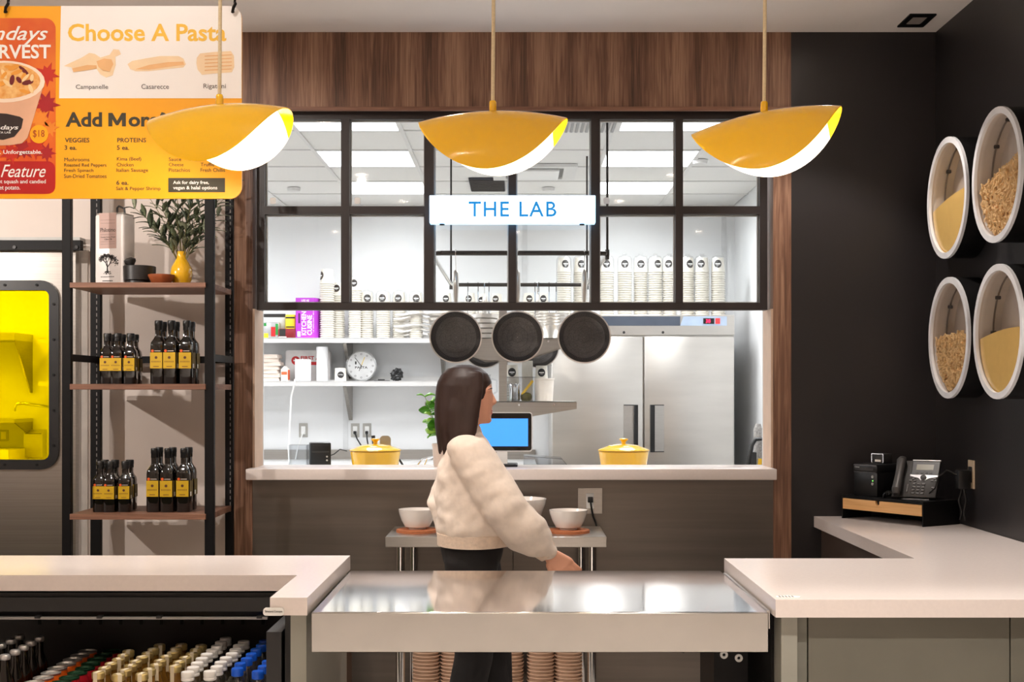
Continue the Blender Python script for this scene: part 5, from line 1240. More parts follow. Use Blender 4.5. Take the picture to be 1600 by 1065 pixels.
# pans and tools piled on the wall shelf at the left of the rack
for k in range(6):
    r = .115; z = ZU+.001+k*.031
    t = thing('steel_saute_pan', 'steel saute pan in the nested pile on upper shelf, %s from bottom, handle left' % ['first', 'second', 'third', 'fourth', 'fifth', 'sixth'][k], 'pan', (X(690, 10.55)+.01*(k % 2), 10.56, z), R(8*(k % 3)-6), 'steel pans piled on the upper shelf')
    s = MB(); s.lathe([(0, 0), (r*.8, 0), (r*.86, .004), (r, .04), (r+.004, .041), (r-.002, .038), (r*.82, .006), (0, .004)], n=28, cap0=False, cap1=False); s.build('pan_body', pan_steel, t)
    s = MB(); s.tube([(-r*.95, 0, .03), (-r-.05, 0, .045), (-r-.12, 0, .042), (-r-.22, 0, .026), (-r-.27, 0, .03)], [.007, .011, .015, .016, .007], 8); s.build('handle', pan_steel, t)
# ------------------------------------------------------------------ central overshelf island
ID = 8.0; xc = X(786, ID)
t = thing('island_table', 'stainless centre island with double overshelf on a post', 'table', (xc, 8.6, 0)); O = t.location.copy()
s = MB(O); s.box(-.62, .45, 7.75, 9.3, .88, .92, .002, 1); s.build('table_top', steel, t)
for x_ in (-.58, .41):
    for y_ in (7.8, 9.25):
        s = MB(O); s.cyl((x_, y_, 0), (x_, y_, .88), .02, n=12); s.build('leg', steel, t)
s = MB(O); s.box(X(779.5, ID), X(792, ID), ID, ID+.045, .92, 2.0); s.build('post', steel_h, t, False)
s = MB(O); s.box(X(779.5, ID), X(792, ID), 8.45, 8.495, .92, 2.0); s.build('post', steel_h, t, False)
for nm, py, x0, x1 in (('lower', 627, X(664, ID), X(901, ID)), ('upper', 528, X(700, ID), X(884, ID))):
    z = Z(py, ID)
    s = MB(O); s.box(x0, x1, ID-.02, 8.52, z-.004, z); s.box(x0, x1, ID-.02, ID-.017, z-.006, z); sh = s.build('overshelf', steel, t, False)
    for yy in (ID-.016, 8.5):
        s = MB(O); zz = .055 if nm == 'lower' else .09; s.prism([(x0, z-.005), (x1, z-.005), (x1, z-.045), (xc+.12, z-.045-zz), (xc-.12, z-.045-zz), (x0, z-.045)], 'XZ', yy, yy+.004); br = s.build('bracket', steel_h, sh, False)
        for f in (.2, .42, .62, .85):
            s = MB(O); s.cyl((x0+(x1-x0)*f, yy, z-.02), (x0+(x1-x0)*f, yy-.004, z-.02), .006, n=10); s.build('bolt', chrome, br)
zl, zu = Z(627, ID), Z(528, ID)
# things on the lower overshelf
D = 8.12
t = thing('clear_bin', 'clear plastic bin with shaker on the lower overshelf', 'container', (X(813, D), D, zl))
bw, bh = 23*D/FPX, .152
s = MB(); frame_prism(s, rrect(-bw, bw, -.07, .07, .012, 4), rrect(-bw+.003, bw-.003, -.067, .067, .01, 4), 0, bh, 'XY'); s.box(-bw+.003, bw-.003, -.067, .067, 0, .003); s.build('bin_body', clear, t)
s = MB(); frame_prism(s, rrect(-bw-.006, bw+.006, -.076, .076, .014, 4), rrect(-bw+.002, bw-.002, -.068, .068, .01, 4), bh-.006, bh, 'XY'); s.build('rim', clear, t)
s = MB(); s.lathe([(.032, 0), (.034, .004), (.034, .075), (.036, .078), (.036, .098), (.03, .106)], n=24)
o = one('steel_shaker', s, chrome, 'stainless shaker standing inside the clear bin', 'shaker'); o.location = (X(804, D), D-.01, zl+.004)
s = MB(); s.lathe([(.026, 0), (.034, .012), (.036, .03), (.030, .044), (.016, .05), (.0, .052)], n=20); o = one('herb_heap', s, M('dried_herbs', (108, 104, 40), .9, rgb2=(58, 66, 24), scale=120, bump=1, bscale=200), 'small heap of dried green herbs inside the clear bin', 'herbs'); o.location = (X(822, D), D-.01, zl+.004); o['kind'] = 'stuff'
s = MB(); s.box(-.008, .008, -.003, .003, -.055, .055, .002, 1, xf=Matrix.Rotation(R(38), 4, 'Y')); o = one('yellow_scoop', s, M('yellow_plastic', (244, 196, 40), .4), 'yellow plastic scoop handle leaning inside the clear bin', 'scoop'); o.location = (X(824, D), D-.03, zl+.085)
s = MB(); s.lathe([(.05, 0), (.054, .004), (.062, .132), (.066, .134), (.066, .142), (.062, .143), (.06, .138), (.05, .006), (0, .005)], n=28); o = one('white_bucket', s, M('white_bucket_plastic', (236, 226, 214), .4), 'plain white plastic bucket on the lower overshelf', 'bucket'); o.location = (X(850, D), D, zl)
cup_stack(846, 571, zl, 8.4, .045, 'short white paper cup stack behind the white bucket', 'cup stacks on the overshelf', sleeve=False)
cup_stack(800, 570, zl, 8.4, .048, 'short white paper cup stack behind the clear bin', 'cup stacks on the overshelf', sleeve=False)
s = MB(); s.box(-.035, .035, -.03, .03, 0, .26, .004); o = one('white_carton', s, white_paper, 'tall white carton standing between the cup stacks', 'carton'); o.location = (X(824, 8.5), 8.5, zl)
# glass jug on the island shelf seen beside the face
t = thing('glass_jug', 'clear glass jug on lower overshelf left of the post', 'jug', (X(755, D), D, zl))
s = MB(); s.lathe([(.05, 0), (.055, .01), (.055, .12), (.045, .15), (.048, .165), (.045, .165), (.042, .15), (.052, .12), (.052, .012), (0, .008)], n=24); s.build('jug_body', clear, t)
s = MB(); s.tube([(.05, 0, .14), (.085, 0, .13), (.085, 0, .06), (.052, 0, .04)], .006, 8); s.build('handle', clear, t)
# on the upper overshelf
for k in range(5):
    s = MB(); r = .105; s.lathe([(r*.5, 0), (r*.6, .003), (r*.9, .05), (r, .085), (r+.006, .086), (r+.004, .083), (r*.96, .082), (r*.86, .05), (0, .006)], n=30)
    o = one('mixing_bowl', s, pan_steel, 'nested steel mixing bowl on upper overshelf, %s of five from bottom' % ['first', 'second', 'third', 'fourth', 'fifth'][k], 'bowl', 'steel bowls on the upper overshelf'); o.location = (X(862, 8.15), 8.15, zu+k*.018)
for k in range(5):
    s = MB(); r = .085; s.lathe([(r*.9, 0), (r, .006), (r, .028), (r+.004, .03), (r-.002, .03), (r*.95, .008), (0, .004)], n=26)
    o = one('steel_insert_pan', s, pan_steel, 'shallow round steel insert in the pile left of the middle frying pan, %s up' % ['first', 'second', 'third', 'fourth', 'fifth'][k], 'pan', 'steel inserts on the upper overshelf'); o.location = (X(757, 8.15)+.008*((k*7) % 3-1), 8.15, zu+k*.031)
# ------------------------------------------------------------------ things on the ledge and pass worktable
def dutch_oven(px, label):
    D = 6.95; zb = WZ
    t = thing('dutch_oven', label, 'pot', (X(px, D), D, zb), 0, 'yellow dutch ovens behind the ledge'); r = 40.5*D/FPX
    s = MB(); s.lathe([(r*.78, 0), (r*.84, .006), (r*.92, .08), (r*.97, .124), (r*.955, .126), (r*.86, .02), (0, .01)], n=44); s.build('pot_body', yellow_ceramic, t)
    s = MB(); s.lathe([(r*.95, .125), (r*.95, .130)], n=40); s.build('rim_gap', M('brown_rim', (120, 84, 24), .4), t)
    s = MB(); s.lathe([(r, .1295), (r, .133), (r*.93, .139), (r*.86, .142), (r*.6, .154), (r*.58, .157), (r*.3, .163), (.0, .166)], n=44); ld = s.build('lid', yellow_ceramic, t)
    s = MB(); s.lathe([(.013, .162), (.011, .171), (.013, .178), (.024, .188), (.024, .192), (.012, .195)], n=22); s.build('knob', yellow_ceramic, ld)
dutch_oven(586.5, 'left yellow enamel dutch oven with lid near wall outlets'); dutch_oven(974.5, 'right yellow enamel dutch oven with lid before steel fridge')
# small printer, clear box, cables
D = 7.15
t = thing('label_printer', 'black box printer with two buttons beside clear acrylic box', 'printer', (X(500, D), D, WZ), R(12))
s = MB(); s.box(-.056, .056, -.055, .055, 0, .165, .006); s.build('case', black_plastic, t)
s = MB(); s.box(-.047, .046, -.057, -.054, .112, .12); s.box(-.047, .046, -.0565, -.054, .152, .1535); s.build('paper_slot', dark_grey, t, False)
for z in (.07, .09):
    s = MB(); s.cyl((.034, -.055, z), (.034, -.058, z), .005, n=12); s.build('button', M('silver_button', (210, 208, 204), .3, .6), t)
s = MB(); s.tube([(.055, .03, .09), (.08, .03, .1), (.11, .03, .125), (.15, .04, .115)], .003, 6); s.build('cable', black_plastic, t)
t = thing('acrylic_box', 'clear acrylic box with white cord between cord bundle and black printer', 'container', (X(467, D), D, WZ))
s = MB(); frame_prism(s, rrect(-.05, .05, -.05, .05, .004, 2), rrect(-.047, .047, -.047, .047, .004, 2), 0, .15, 'XY'); s.box(-.047, .047, -.047, .047, 0, .003); s.box(-.05, .05, -.05, .05, .15, .153); s.build('box_walls', clear, t, False)
s = MB(); pts = [P(461, 592, 10.35), P(460, 600, 10.34), P(455, 620, 10.4), P(453, 660, 10.42), P(451, 700, 10.42), P(452, 728, 10.3)]
ps = []
for i in range(len(pts)-1):
    for f in (0, .25, .5, .75): ps.append(pts[i].lerp(pts[i+1], f))
s.tube(ps+[pts[-1]], .007, 6); one('white_cable', s, white_p, 'white power cable hanging down from lower wall shelf', 'cable')
s = MB(); pts = [Vector((X(452, 7.0)+(.045+.012*math.sin(a*.31))*math.cos(a)-.02, 7.0+.03*math.sin(a), WZ+.008+.02*abs(math.sin(a*.5))+.004*a/6)) for a in [k*.3 for k in range(66)]]
s.tube(pts, .0035, 6); one('coiled_white_cord', s, white_p, 'loose coil of white cord on worktable at left', 'cord')
t = thing('steel_turner', 'steel spatula leaning behind left yellow dutch oven', 'spatula', (X(602, 7.2), 7.2, WZ))
s = MB(); s.prism(rrect(-.03, .03, .13, .2, .02, 5), 'XZ', 0, .003); s.prism([(-.03, .15), (.03, .15), (.045, .10), (-.045, .10)], 'XZ', 0.0005, .0025); s.build('blade', M('turner_steel', (150, 148, 144), .4, .9), t, False)
s = MB(); s.tube([(.03, 0, .14), (.07, .0, .08), (.12, 0, 0)], .006, 8); s.build('handle', black_plastic, t)
s = MB(); s.tube([(X(586, 7.22), 7.22, WZ), (X(585, 7.22), 7.22, WZ+.12), (X(583, 7.22), 7.22, WZ+.2)], [.006, .008, .011], 10); one('black_handled_tool', s, black_plastic, 'black tool handle standing behind left yellow dutch oven', 'tool')
s = MB(); s.tube([P(662, 725, 7.1)+Vector((0, 0, -.02)), P(668, 716, 7.1), P(680, 712, 7.12)], .006, 8); s.tube([P(650, 725, 7.05)+Vector((0, 0, -.02)), P(660, 717, 7.05), P(676, 713, 7.1)], .006, 8)
one('steel_tongs', s, chrome, 'steel tongs lying on worktable left of basil pot', 'tongs')
s = MB(); s.lathe([(.016, 0), (.018, .01), (.018, .03), (.012, .036)], n=14); o = one('rubber_stopper', s, black_plastic, 'small black rubber stopper standing beside steel tongs', 'stopper'); o.location = (X(652, 7.2), 7.2, WZ)
# wall outlets
for px, lab, plug in ((474, 'steel wall outlet with white plug above black printer', white_p), (555, 'steel wall outlet with black plug, left of the pair above yellow pot', black_plastic), (573.5, 'steel wall outlet with black plug, right of the pair above yellow pot', black_plastic)):
    z = Z(672, KB); x_ = X(px, KB)
    t = thing('wall_outlet', lab, 'outlet', (x_, KB, z), 0, 'kitchen wall outlets')
    s = MB(); s.box(-.036, .036, -.005, 0, -.058, .058, .002, 1); s.build('cover_plate', M('outlet_steel', (176, 174, 168), .4, .5), t)
    s = MB(); s.box(-.018, .018, -.009, -.004, -.034, .034, .003, 1); s.build('socket', white_p, t)
    s = MB(); s.box(-.012, .012, -.034, -.009, -.032, -.006, .003, 1); pg = s.build('plug', plug, t)
    s = MB(); dx = -.06 if px == 474 else .11 if px == 555 else .03; s.tube([(0, -.03, -.02), (dx*.2, -.05, -.07), (dx*.7, -.05, -.16), (dx, -.06, -.26)], .006, 6); s.build('cable', plug, pg)
# POS terminal
D = 6.42
t = thing('pos_terminal', 'white touchscreen terminal with blue screen standing on the ledge', 'screen', (X(775, D), 6.26, 1.146))
O = t.location.copy()
x0, x1, z0, z1 = X(722, D), X(831, D), Z(703, D), Z(643, D)
s = MB(O); s.prism(rrect(x0, x1, z0, z1, .012, 5), 'XZ', D-.16, D-.14); s.build('screen_case', white_p, t)
s = MB(O); s.prism(rrect(x0+.004, x1-.004, z0+.006, z1-.004, .010, 5), 'XZ', D-.163, D-.158); gl = s.build('screen_glass', M('black_glass', (10, 10, 12), .08), t)
s = MB(O); s.box(x0+.02, x1-.02, D-.1645, D-.162, z0+.026, z1-.03); s.build('display', screen_blue, gl, False)
s = MB(O); s.prism([(D-.15, z0+.06), (D-.13, z0+.09), (D-.09, 1.16), (D-.11, 1.152), (D-.17, 1.15)], 'YZ', X(785, D)-.025, X(785, D)+.025); s.build('neck', white_p, t, False)
s = MB(O); s.box(X(785, D)-.09, X(785, D)+.075, D-.22, D-.06, 1.146, 1.158, .005); s.build('base', black_plastic, t)
# acrylic card holder right of terminal
t = thing('acrylic_food_bin', 'clear angled food bin right of the blue-screen terminal', 'container', (X(858, 7.0), 7.0, WZ)); O = t.location.copy()
xa, xb = X(818, 7.0), X(896, 7.0)
s = MB(O)
for yy in (6.9, 7.1): s.prism([(xa, WZ), (xb, WZ), (xb-.02, WZ+.03), (X(880, 7)-.01, WZ+.085), (xa, WZ+.1)], 'XZ', yy, yy+.004)
s.box(xa, xa+.004, 6.904, 7.1, WZ, WZ+.1); s.build('bin_walls', clear, t, False)
s = MB(O); s.prism([(xb-.02, WZ+.03), (X(880, 7)-.01, WZ+.085), (X(880, 7)-.01, WZ+.089), (xb-.018, WZ+.034)], 'XZ', 6.9, 7.104); s.prism([(xa, WZ+.1), (X(880, 7)-.01, WZ+.085), (X(880, 7)-.01, WZ+.089), (xa, WZ+.104)], 'XZ', 6.9, 7.104); s.build('bin_lid', M_clear('smoky_plastic', (.7, .71, .72, 1), .12, .08), t, False)
s = MB(O); s.box(X(843, 7), X(853, 7), 6.895, 6.9, WZ+.01, WZ+.05); s.build('latch', M('grey_latch', (150, 150, 152), .4), t, False)
# burner grates
t = thing('grate_tray', 'steel wire grate with black knob left of right yellow pot', 'grate', (X(920, 7.1), 7.1, WZ)); O = t.location.copy()
s = MB(O); s.box(X(897, 7.1), X(935, 7.1), 6.9, 7.3, WZ, WZ+.018, .003, 1); s.build('tray', M('grate_white', (214, 214, 212), .3), t)
for k in range(5):
    s = MB(O); s.cyl((X(897, 7.1), 6.95+k*.07, WZ+.03), (X(935, 7.1), 6.95+k*.07, WZ+.03), .005, n=8); s.build('bar', chrome, t)
s = MB(O); s.lathe([(.02, 0), (.022, .012), (.014, .02)], (X(911, 7.1), 7.05, WZ+.03), 14); s.build('knob', black_plastic, t)
# basil plant
D = 6.25
t = thing('basil_plant', 'green basil plant growing in a beige pot on the ledge', 'plant', (X(690, D), D, 1.146))
s = MB(); s.lathe([(.036, 0), (.038, .004), (.044, .095), (.046, .097), (.046, .108), (.042, .108), (.04, .094), (0, .09)], n=28); s.build('pot', M('beige_pot', (222, 204, 190), .6), t)
s = MB(); s.lathe([(.04, .09), (.03, .098), (0, .1)], n=18); s.build('soil', M('soil', (58, 44, 34), .9), t)
bm_l = []
for kk, cc in enumerate(((112, 186, 46), (84, 158, 40), (150, 208, 70))):
    s = MB(); rings = []
    for k in range(7):
        f = k/6; wd = .016*math.sin(PI*min(max(f, .05), .97))**.7; rings.append([Vector((.042*f, -wd, .007*math.sin(PI*f)-.004)), Vector((.042*f, -wd*.5, .009*math.sin(PI*f))), Vector((.042*f, 0, .006*math.sin(PI*f))), Vector((.042*f, wd*.5, .009*math.sin(PI*f))), Vector((.042*f, wd, .007*math.sin(PI*f)-.004)), Vector((.042*f, 0, .006*math.sin(PI*f)-.0012))])
    s.ring_loft(rings); me = s.mesh('leaf'); me.materials.append(M('basil_leaf_%d' % kk, cc, .35, var=.15)); me.polygons.foreach_set('use_smooth', [True]*len(me.polygons)); bm_l.append(me)
st = MB(); lv = []; rn = random.Random(5)
for k in range(9):
    a = k*2.4; tip = Vector((-.02+.075*math.cos(a)*rn.uniform(.4, 1), .06*math.sin(a), rn.uniform(.20, .335))); p0 = Vector((.015*math.cos(a), .015*math.sin(a), .09)); p1 = Vector((tip.x*.4, tip.y*.4, tip.z*.7))
    pts = [p0*(1-f)**2+p1*2*f*(1-f)+tip*f*f for f in [j/6 for j in range(7)]]
    st.tube(pts, [.0028-.0015*j/6 for j in range(7)], 6)
    for j in (3, 4, 5, 6):
        for q in (0, PI):
            d = Vector((math.cos(j*1.57+q+a), math.sin(j*1.57+q+a), rn.uniform(-.45, .35))); lv.append((pts[j], d.normalized(), bm_l[rn.randrange(3)], rn.uniform(.8, 1.5)))
st.build('stems', M('basil_stem', (132, 150, 82), .5), t)
for p, d, me, sc in lv:
    q = bpy.data.objects.new('leaf', me); C.objects.link(q); q.parent = t; q.location = p; q.scale = (sc, sc, sc); q.rotation_mode = 'QUATERNION'; q.rotation_quaternion = d.to_track_quat('X', 'Z') @ Euler((rn.uniform(-1.3, 1.3), 0, 0)).to_quaternion()
# ------------------------------------------------------------------ lower wall shelf contents
D = 10.56
for k in range(7):
    s = MB(); wv = .085-.004*(k % 2); s.prism(rrect(-wv, wv, -.08, .08, .012, 3), 'XY', 0, .014); s.prism(rrect(-wv*.94, wv*.94, -.075, .075, .012, 3), 'XY', .014, .03)
    o = one('clamshell_box', s, M('pulp_card', (222, 208, 196), .8, var=.05), 'off-white folded takeout box in pile at left shelf end, %s from bottom' % wn[k].replace('leftmost', 'first'), 'box', 'takeout boxes on the lower shelf'); o.location = (X(423, D)+.012*math.sin(k*2), D, ZL+k*.0305); o.rotation_euler.z = .1*math.sin(k*3)
t = thing('orange_white_carton', 'small white carton with orange print beside takeout boxes', 'carton', (X(446, 10.5), 10.5, ZL), R(-12))
s = MB(); s.box(-.028, .028, -.025, .025, 0, .095); s.prism([(-.028, .095), (.028, .095), (.0, .12)], 'XZ', -.025, .025); s.build('carton_body', white_paper, t, False)
s = MB(); s.box(-.024, .024, -.0262, -.0248, .05, .075); s.box(.0275, .029, -.022, .022, .01, .09); s.build('orange_print', M('orange_print', (226, 104, 60), .6), t, False)
t = thing('first_aid_box', 'white first aid case with red lettering on lower shelf', 'box', (X(481, D), 10.68, ZL)); O = t.location.copy(); Dy = 10.63
x0, x1, z1 = X(446, Dy), X(515.5, Dy), Z(547, Dy)
s = MB(O); s.prism(rrect(x0, x1, ZL, z1, .02, 4), 'XZ', Dy, Dy+.1); s.build('case', M('case_white', (228, 224, 222), .4), t)
text(t, 'FIRST AID', X(470, Dy), X(508, Dy), Z(562, Dy), Z(556, Dy), Dy, red_m, bold=.03, o=O)
s = MB(O); s.box(X(460, Dy), X(508, Dy), Dy-.001, Dy+.001, Z(570, Dy), Z(565, Dy)); s.build('red_stripe', red_m, t, False)
s = MB(O); s.lathe([(.035, 0), (.035, .0015)], (0, 0, 0), 20, xf=Matrix.Translation(Vector((X(462, Dy), Dy, Z(563, Dy)))) @ Matrix.Rotation(PI/2, 4, 'X')); rs_ = s.build('red_emblem', red_m, t)
s = MB(O); cx_, cz_ = X(462, Dy), Z(563, Dy); s.box(cx_-.018, cx_+.018, Dy-.0025, Dy-.001, cz_-.006, cz_+.006); s.box(cx_-.006, cx_+.006, Dy-.0025, Dy-.001, cz_-.018, cz_+.018); s.build('white_cross', white_print, rs_, False)
s = MB(); s.lathe([(.058, 0), (.064, .006), (.064, .165), (.060, .172), (.05, .174)], n=30); o = one('white_speaker', s, M('speaker_white', (238, 238, 242), .4), 'white cylinder speaker in front of first aid case', 'speaker'); o.location = (X(473.5, 10.49), 10.49, ZL)
s = MB(); s.lathe([(.045, 0), (.046, .004), (.046, .25), (.047, .252), (.047, .27), (.042, .275)], n=28); o = one('white_canister', s, M('canister_white', (236, 236, 238), .35), 'tall white canister right of first aid case lettering', 'canister'); o.location = (X(503.5, 10.5), 10.5, ZL)
t = thing('logo_cup', 'single white paper cup with round black logo beside clock', 'cup', (X(532, 10.5), 10.5, ZL))
s = MB(); s.lathe([(.047, 0), (.047, .008), (.044, .1), (.04, .104), (0, .104)], n=26, xf=None); s.build('cup_body', cup_m, t)
s = MB(); s.lathe([(.026, 0), (.026, .004)], n=22, xf=Matrix.Translation(Vector((.008, -.043, .05))) @ Matrix.Rotation(PI/2, 4, 'X')); lg = s.build('logo_patch', logo_m, t)
text(lg, 'Sundays', -.011, .027, .045, .056, -.047, white_print, shear=.2)
s = MB(); s.box(-.06, .05, -.05, .04, 0, .012, .002, 1); o = one('white_tray', s, white_p, 'thin white tray lying between canister and logo cup', 'tray'); o.location = (X(522, 10.6), 10.62, ZL)
# clock
Dc = 10.62; cr = 24*Dc/FPX
t = thing('round_clock', 'round silver-rimmed wall clock reading I and PASTA on lower shelf', 'clock', (X(564.5, Dc), Dc, ZL+cr))
Rx = Matrix.Rotation(PI/2, 4, 'X')
s = MB(); s.lathe([(0, -.03), (cr*.9, -.03), (cr, -.02), (cr, .008), (cr*.93, .012), (cr*.9, .004)], n=44, xf=Rx, cap0=False, cap1=False); s.build('case', M('silver_rim', (190, 190, 190), .3, .6), t)
s = MB(); s.lathe([(cr*.915, 0), (cr*.915, .005)], n=40, xf=Rx); fc = s.build('dial', M('dial_white', (226, 226, 226), .5), t)
text(fc, 'PASTA', -.05, .052, -.022, -.004, -.005, dark_print, bold=.02); text(fc, 'I', -.05, -.038, .012, .036, -.005, dark_print, bold=.05)
for k in range(12):
    a = k*PI/6; s = MB(); s.annulus((cr*.76*math.sin(a), -.0058, cr*.76*math.cos(a)), .005, .0075, .0008, 'Y', 10); s.build('hour_mark', grey_print, fc)
for a, L, nm, mt_ in ((-37, .085, 'minute_hand', dark_print), (203, .045, 'hour_hand', dark_print), (22, .075, 'second_hand', M('yellow_hand', (240, 206, 60), .5))):
    s = MB(); s.box(-.0022, .0022, -.0085, -.007, -.01, L, xf=Matrix.Rotation(R(a), 4, 'Y')); s.build(nm, mt_, t, False)
# crumpled black bag, flat black tray
s = MB(); s.ball((0, 0, .05), (.05, .035, .05), 22, 16)
for v in s.bm.verts:
    n_ = math.sin(v.co.x*190)*math.cos(v.co.z*170+v.co.y*90)+.6*math.sin(v.co.z*330+v.co.x*120); v.co += (v.co-Vector((0, 0, .05))).normalized()*.009*n_; v.co.z = max(v.co.z, 0)
o = one('black_crumpled_bag', s, M('black_bag', (18, 18, 19), .3), 'crumpled black plastic bag on lower shelf right of clock', 'bag'); o.location = (X(620, 10.5), 10.5, ZL)
s = MB(); s.box(-.06, .06, -.05, .05, 0, .006, .002, 1); s.box(-.03, .02, -.04, .03, .006, .016, .002, 1); o = one('flat_black_scale', s, dark_grey, 'flat black and grey scale lying between clock and black bag', 'scale'); o.location = (X(597, 10.52), 10.52, ZL)
# upper shelf left: purple box and packets
D = 10.50
t = thing('purple_bag_box', 'purple carton of KITCHEN CUISINE bags on upper shelf', 'box', (X(477, D), D+.05, ZU), 0); O = t.location.copy()
x0, x1, xs_, z1 = X(462, D), X(491, D), X(498.5, D), Z(465, D)
s = MB(O); s.prism([(x0, D), (x1, D), (x1+.055, D+.12), (x0+.05, D+.12)], 'XY', ZU, z1); s.build('carton', M('purple_card', (178, 60, 196), .5, var=.03), t, False)
wm = Matrix.Translation(Vector((0, D-.0002, 0)))
def vtext(body, xa, xb, za, zb, bold=.02):
    """text reading upwards"""
    t_ = text(t, body, 0, zb-za, 0, xb-xa, 0, white_print, bold=bold)
    for v in t_.data.vertices: v.co = Vector((xb-v.co.z, D+v.co.y-.0003, za+v.co.x))-O
vtext('KITCHEN', X(471, D), X(478.5, D), ZU+.025, ZU+.215); vtext('CUISINE', X(480, D), X(487.5, D), ZU+.025, ZU+.185)
vtext('13 GALLON / 49.2 L', X(489, D), X(490.5, D), ZU+.05, ZU+.24, .0)
text(t, 'USE AS', X(471, D), X(483, D), Z(471, D), Z(467.5, D), D-.0002, white_print, bold=.02, o=O)
s = MB(O); s.box(X(464.5, D), X(469.5, D), D-.001, D+.001, ZU+.012, ZU+.055); s.build('white_patch', white_print, t, False)
s = MB(O); s.box(X(466, D), X(469, D), D-.001, D+.001, ZU+.12, ZU+.2); s.build('dark_patch', M('dark_purple', (78, 26, 84), .5), t, False)
def packet(nm, x0p, x1p, py, dz, mat, label, cat='packet', z0=0, D=10.5, extra=()):
    t = thing(nm, label, cat, (X((x0p+x1p)/2, D), D, ZU+z0)); w_ = (x1p-x0p)/2*D/FPX; h = Z(py, D)-ZU-z0
    s = MB(); s.box(-w_, w_, 0, .1, 0, h, min(.012, h*.2)); s.build('pack', mat, t)
    for (a, b, c, d, m_) in extra:
        s = MB(); s.box(-w_+2*w_*a, -w_+2*w_*b, -.0012, .001, h*c, h*d); s.build('print_patch', m_, t, False)
packet('yellow_box', 445.5, 461.5, 491, 0, M('yellow_print', (236, 206, 40), .5), 'yellow printed box beside the purple carton', 'box', 0, 10.52, ((.05, .95, .83, .9, dark_print), (.1, .9, .45, .5, dark_print), (.1, .9, .3, .35, dark_print), (0, 1, 0, .28, red_m)))
packet('dark_red_packet', 434, 461, 513, 0, M('deep_red', (130, 20, 28), .5), 'dark red packet lying before the yellow box', 'packet', 0, 10.46, ((.1, .45, .2, .95, dark_print), (.05, .5, .05, .15, white_print)))
packet('silver_snack_bag', 408, 436, 503, 0, M('silver_foil', (188, 188, 190), .3, .6), 'silver snack bag with red and green print at shelf end', 'bag', 0, 10.47, ((.55, .8, .1, .7, red_m), (.8, .95, .2, .9, green_m), (.05, .4, .0, .3, M('yellow_print', (236, 206, 40), .5)), (0, .3, .75, .95, green_m)))
packet('white_black_box', 396, 446, 490, 0, M('grey_white_card', (214, 214, 214), .5), 'white box with black top edge behind the silver snack bag', 'box', 0, 10.6, ((0, 1, .86, 1.0, dark_print), (0, .22, .45, .8, red_m), (.6, .8, .1, .5, dark_print)))
# ------------------------------------------------------------------ hand truck at right
t = thing('folded_step_ladder', 'folded black and yellow step ladder leaning behind right jamb', 'ladder', (X(1180, 7.6), 7.6, 0)); O = t.location.copy()
D = 7.6
def pq(px, py): return P(px, py, D)
s = MB(O); s.tube([pq(1168, 790), pq(1169, 725), pq(1175, 695), pq(1181, 686), pq(1196, 685), pq(1200, 700), pq(1200, 790)], .012, 10); s.tube([Vector((pq(1168, 790).x, D, .0)), pq(1168, 790)], .012, 10); s.tube([Vector((pq(1200, 790).x, D, 0)), pq(1200, 790)], .012, 10); s.build('side_tube', black_plastic, t)
s = MB(O); s.box(pq(1172, 0).x, pq(1182, 0).x, D-.01, D+.03, Z(726, D)-.3, Z(706, D), .006); s.build('hinge_block', black_plastic, t)
s = MB(O); s.prism([(pq(1179, 0).x, Z(726, D)-.3), (pq(1186, 0).x, Z(726, D)-.3), (pq(1189, 0).x, Z(716, D)), (pq(1184, 0).x, Z(716, D))], 'XZ', D-.03, D-.012); s.build('yellow_strut', M('ladder_yellow', (238, 186, 24), .4), t, False)
s = MB(); s.tube([pq(1190, 720)+Vector((0, .06, -.4)), pq(1188, 700)+Vector((0, .06, 0)), pq(1187, 670)+Vector((0, .06, 0)), pq(1188, 662)+Vector((0, .06, 0))], [.024, .026, .026, .014], 12)
one('grey_broom', s, M('grey_fibre', (168, 164, 160), .9, var=.3, scale=120, bump=.6), 'grey fluffy duster head behind folded step ladder', 'duster')
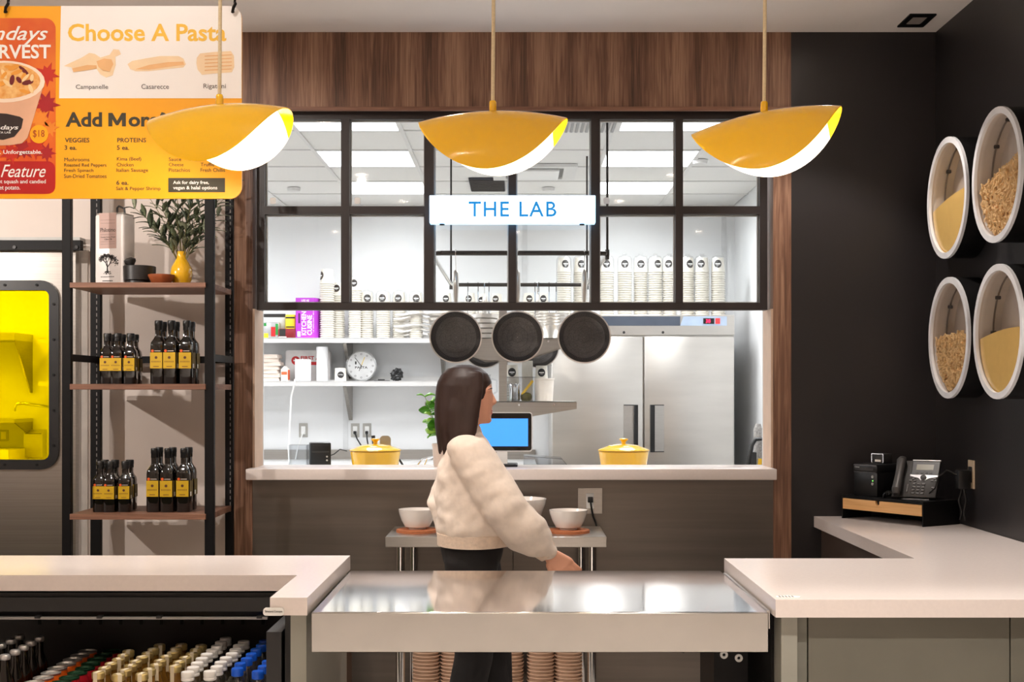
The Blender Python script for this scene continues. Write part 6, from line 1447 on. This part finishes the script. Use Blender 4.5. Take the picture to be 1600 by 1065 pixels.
# ------------------------------------------------------------------ things seen through the yellow door window
D = KB
t = thing('towel_dispenser', 'steel towel dispenser on kitchen wall seen through yellow window', 'dispenser', (X(57, D), D, Z(713, D)))
s = MB(); s.prism([(-.0, 0), (-.1, 0), (-.1, .2), (-.06, .225), (0, .225)], 'YZ', -.068, .085); s.build('case', steel, t, False)
s = MB(); s.box(-.06, .077, -.102, -.1, .19, .196); s.build('seam', dark_grey, t, False)
t = thing('wall_faucet', 'chrome wall faucet seen through yellow door window', 'faucet', (X(75, D), D, Z(636, D)))
s = MB(); s.tube([(.05, -.01, 0), (.02, -.12, .01), (-.12, -.22, .035), (-.17, -.24, .03), (-.185, -.24, -.01), (-.185, -.24, -.03)], .013, 10); s.build('spout', chrome, t)
s = MB(); s.cyl((.05, 0, 0), (.05, -.03, 0), .035, n=16); s.build('flange', chrome, t)
t = thing('hand_sink', 'white wall-hung hand sink seen through yellow door window', 'sink', (X(-5, 10.6), 10.6, Z(705, 10.6)+.02))
s = MB(); s.prism([(-.2, -.14), (-.2, 0), (.24, 0), (.24, -.14)], 'YZ', -.25, .17); s.build('basin', bowl_m, t, False)
s = MB(); s.prism(rrect(-.22, .14, -.17, .15, .04, 4), 'XY', .0, .004); s.build('basin_inner', M('sink_inner', (180, 180, 180), .4), t)
t = thing('wall_outlet', 'wall outlet above hand sink seen through yellow window', 'outlet', (X(6, D), D, Z(680, D)))
s = MB(); s.box(-.04, .04, -.005, 0, -.045, .045, .002, 1); s.build('cover_plate', M('outlet_steel', (176, 174, 168), .4, .5), t)
s = MB(); s.box(-.02, .02, -.009, -.004, -.03, .03); s.build('socket', white_p, t)
for nm, z_, lab in (('upper', Z(590, 10.5), 'upper'), ('lower', Z(660, 10.5), 'lower')):
    t = thing('bracket_shelf', '%s steel bracket shelf on kitchen wall behind yellow window' % lab, 'shelf', (X(-30, 10.5), KB, z_)); O = t.location.copy()
    s = MB(O); s.box(X(-90, 10.5), X(26, 10.5), 10.45, KB-.002, z_+.30*(nm == 'upper'), z_+.33*(nm == 'upper')+.03); s.build('shelf_sheet', steel, t, False)
    s = MB(O); s.prism([(10.47, z_+.3*(nm == 'upper')), (KB-.002, z_+.3*(nm == 'upper')), (KB-.002, z_-.12), (KB-.04, z_-.12)], 'YZ', X(24, 10.5), X(26, 10.5)); s.build('bracket', steel_h, t, False)
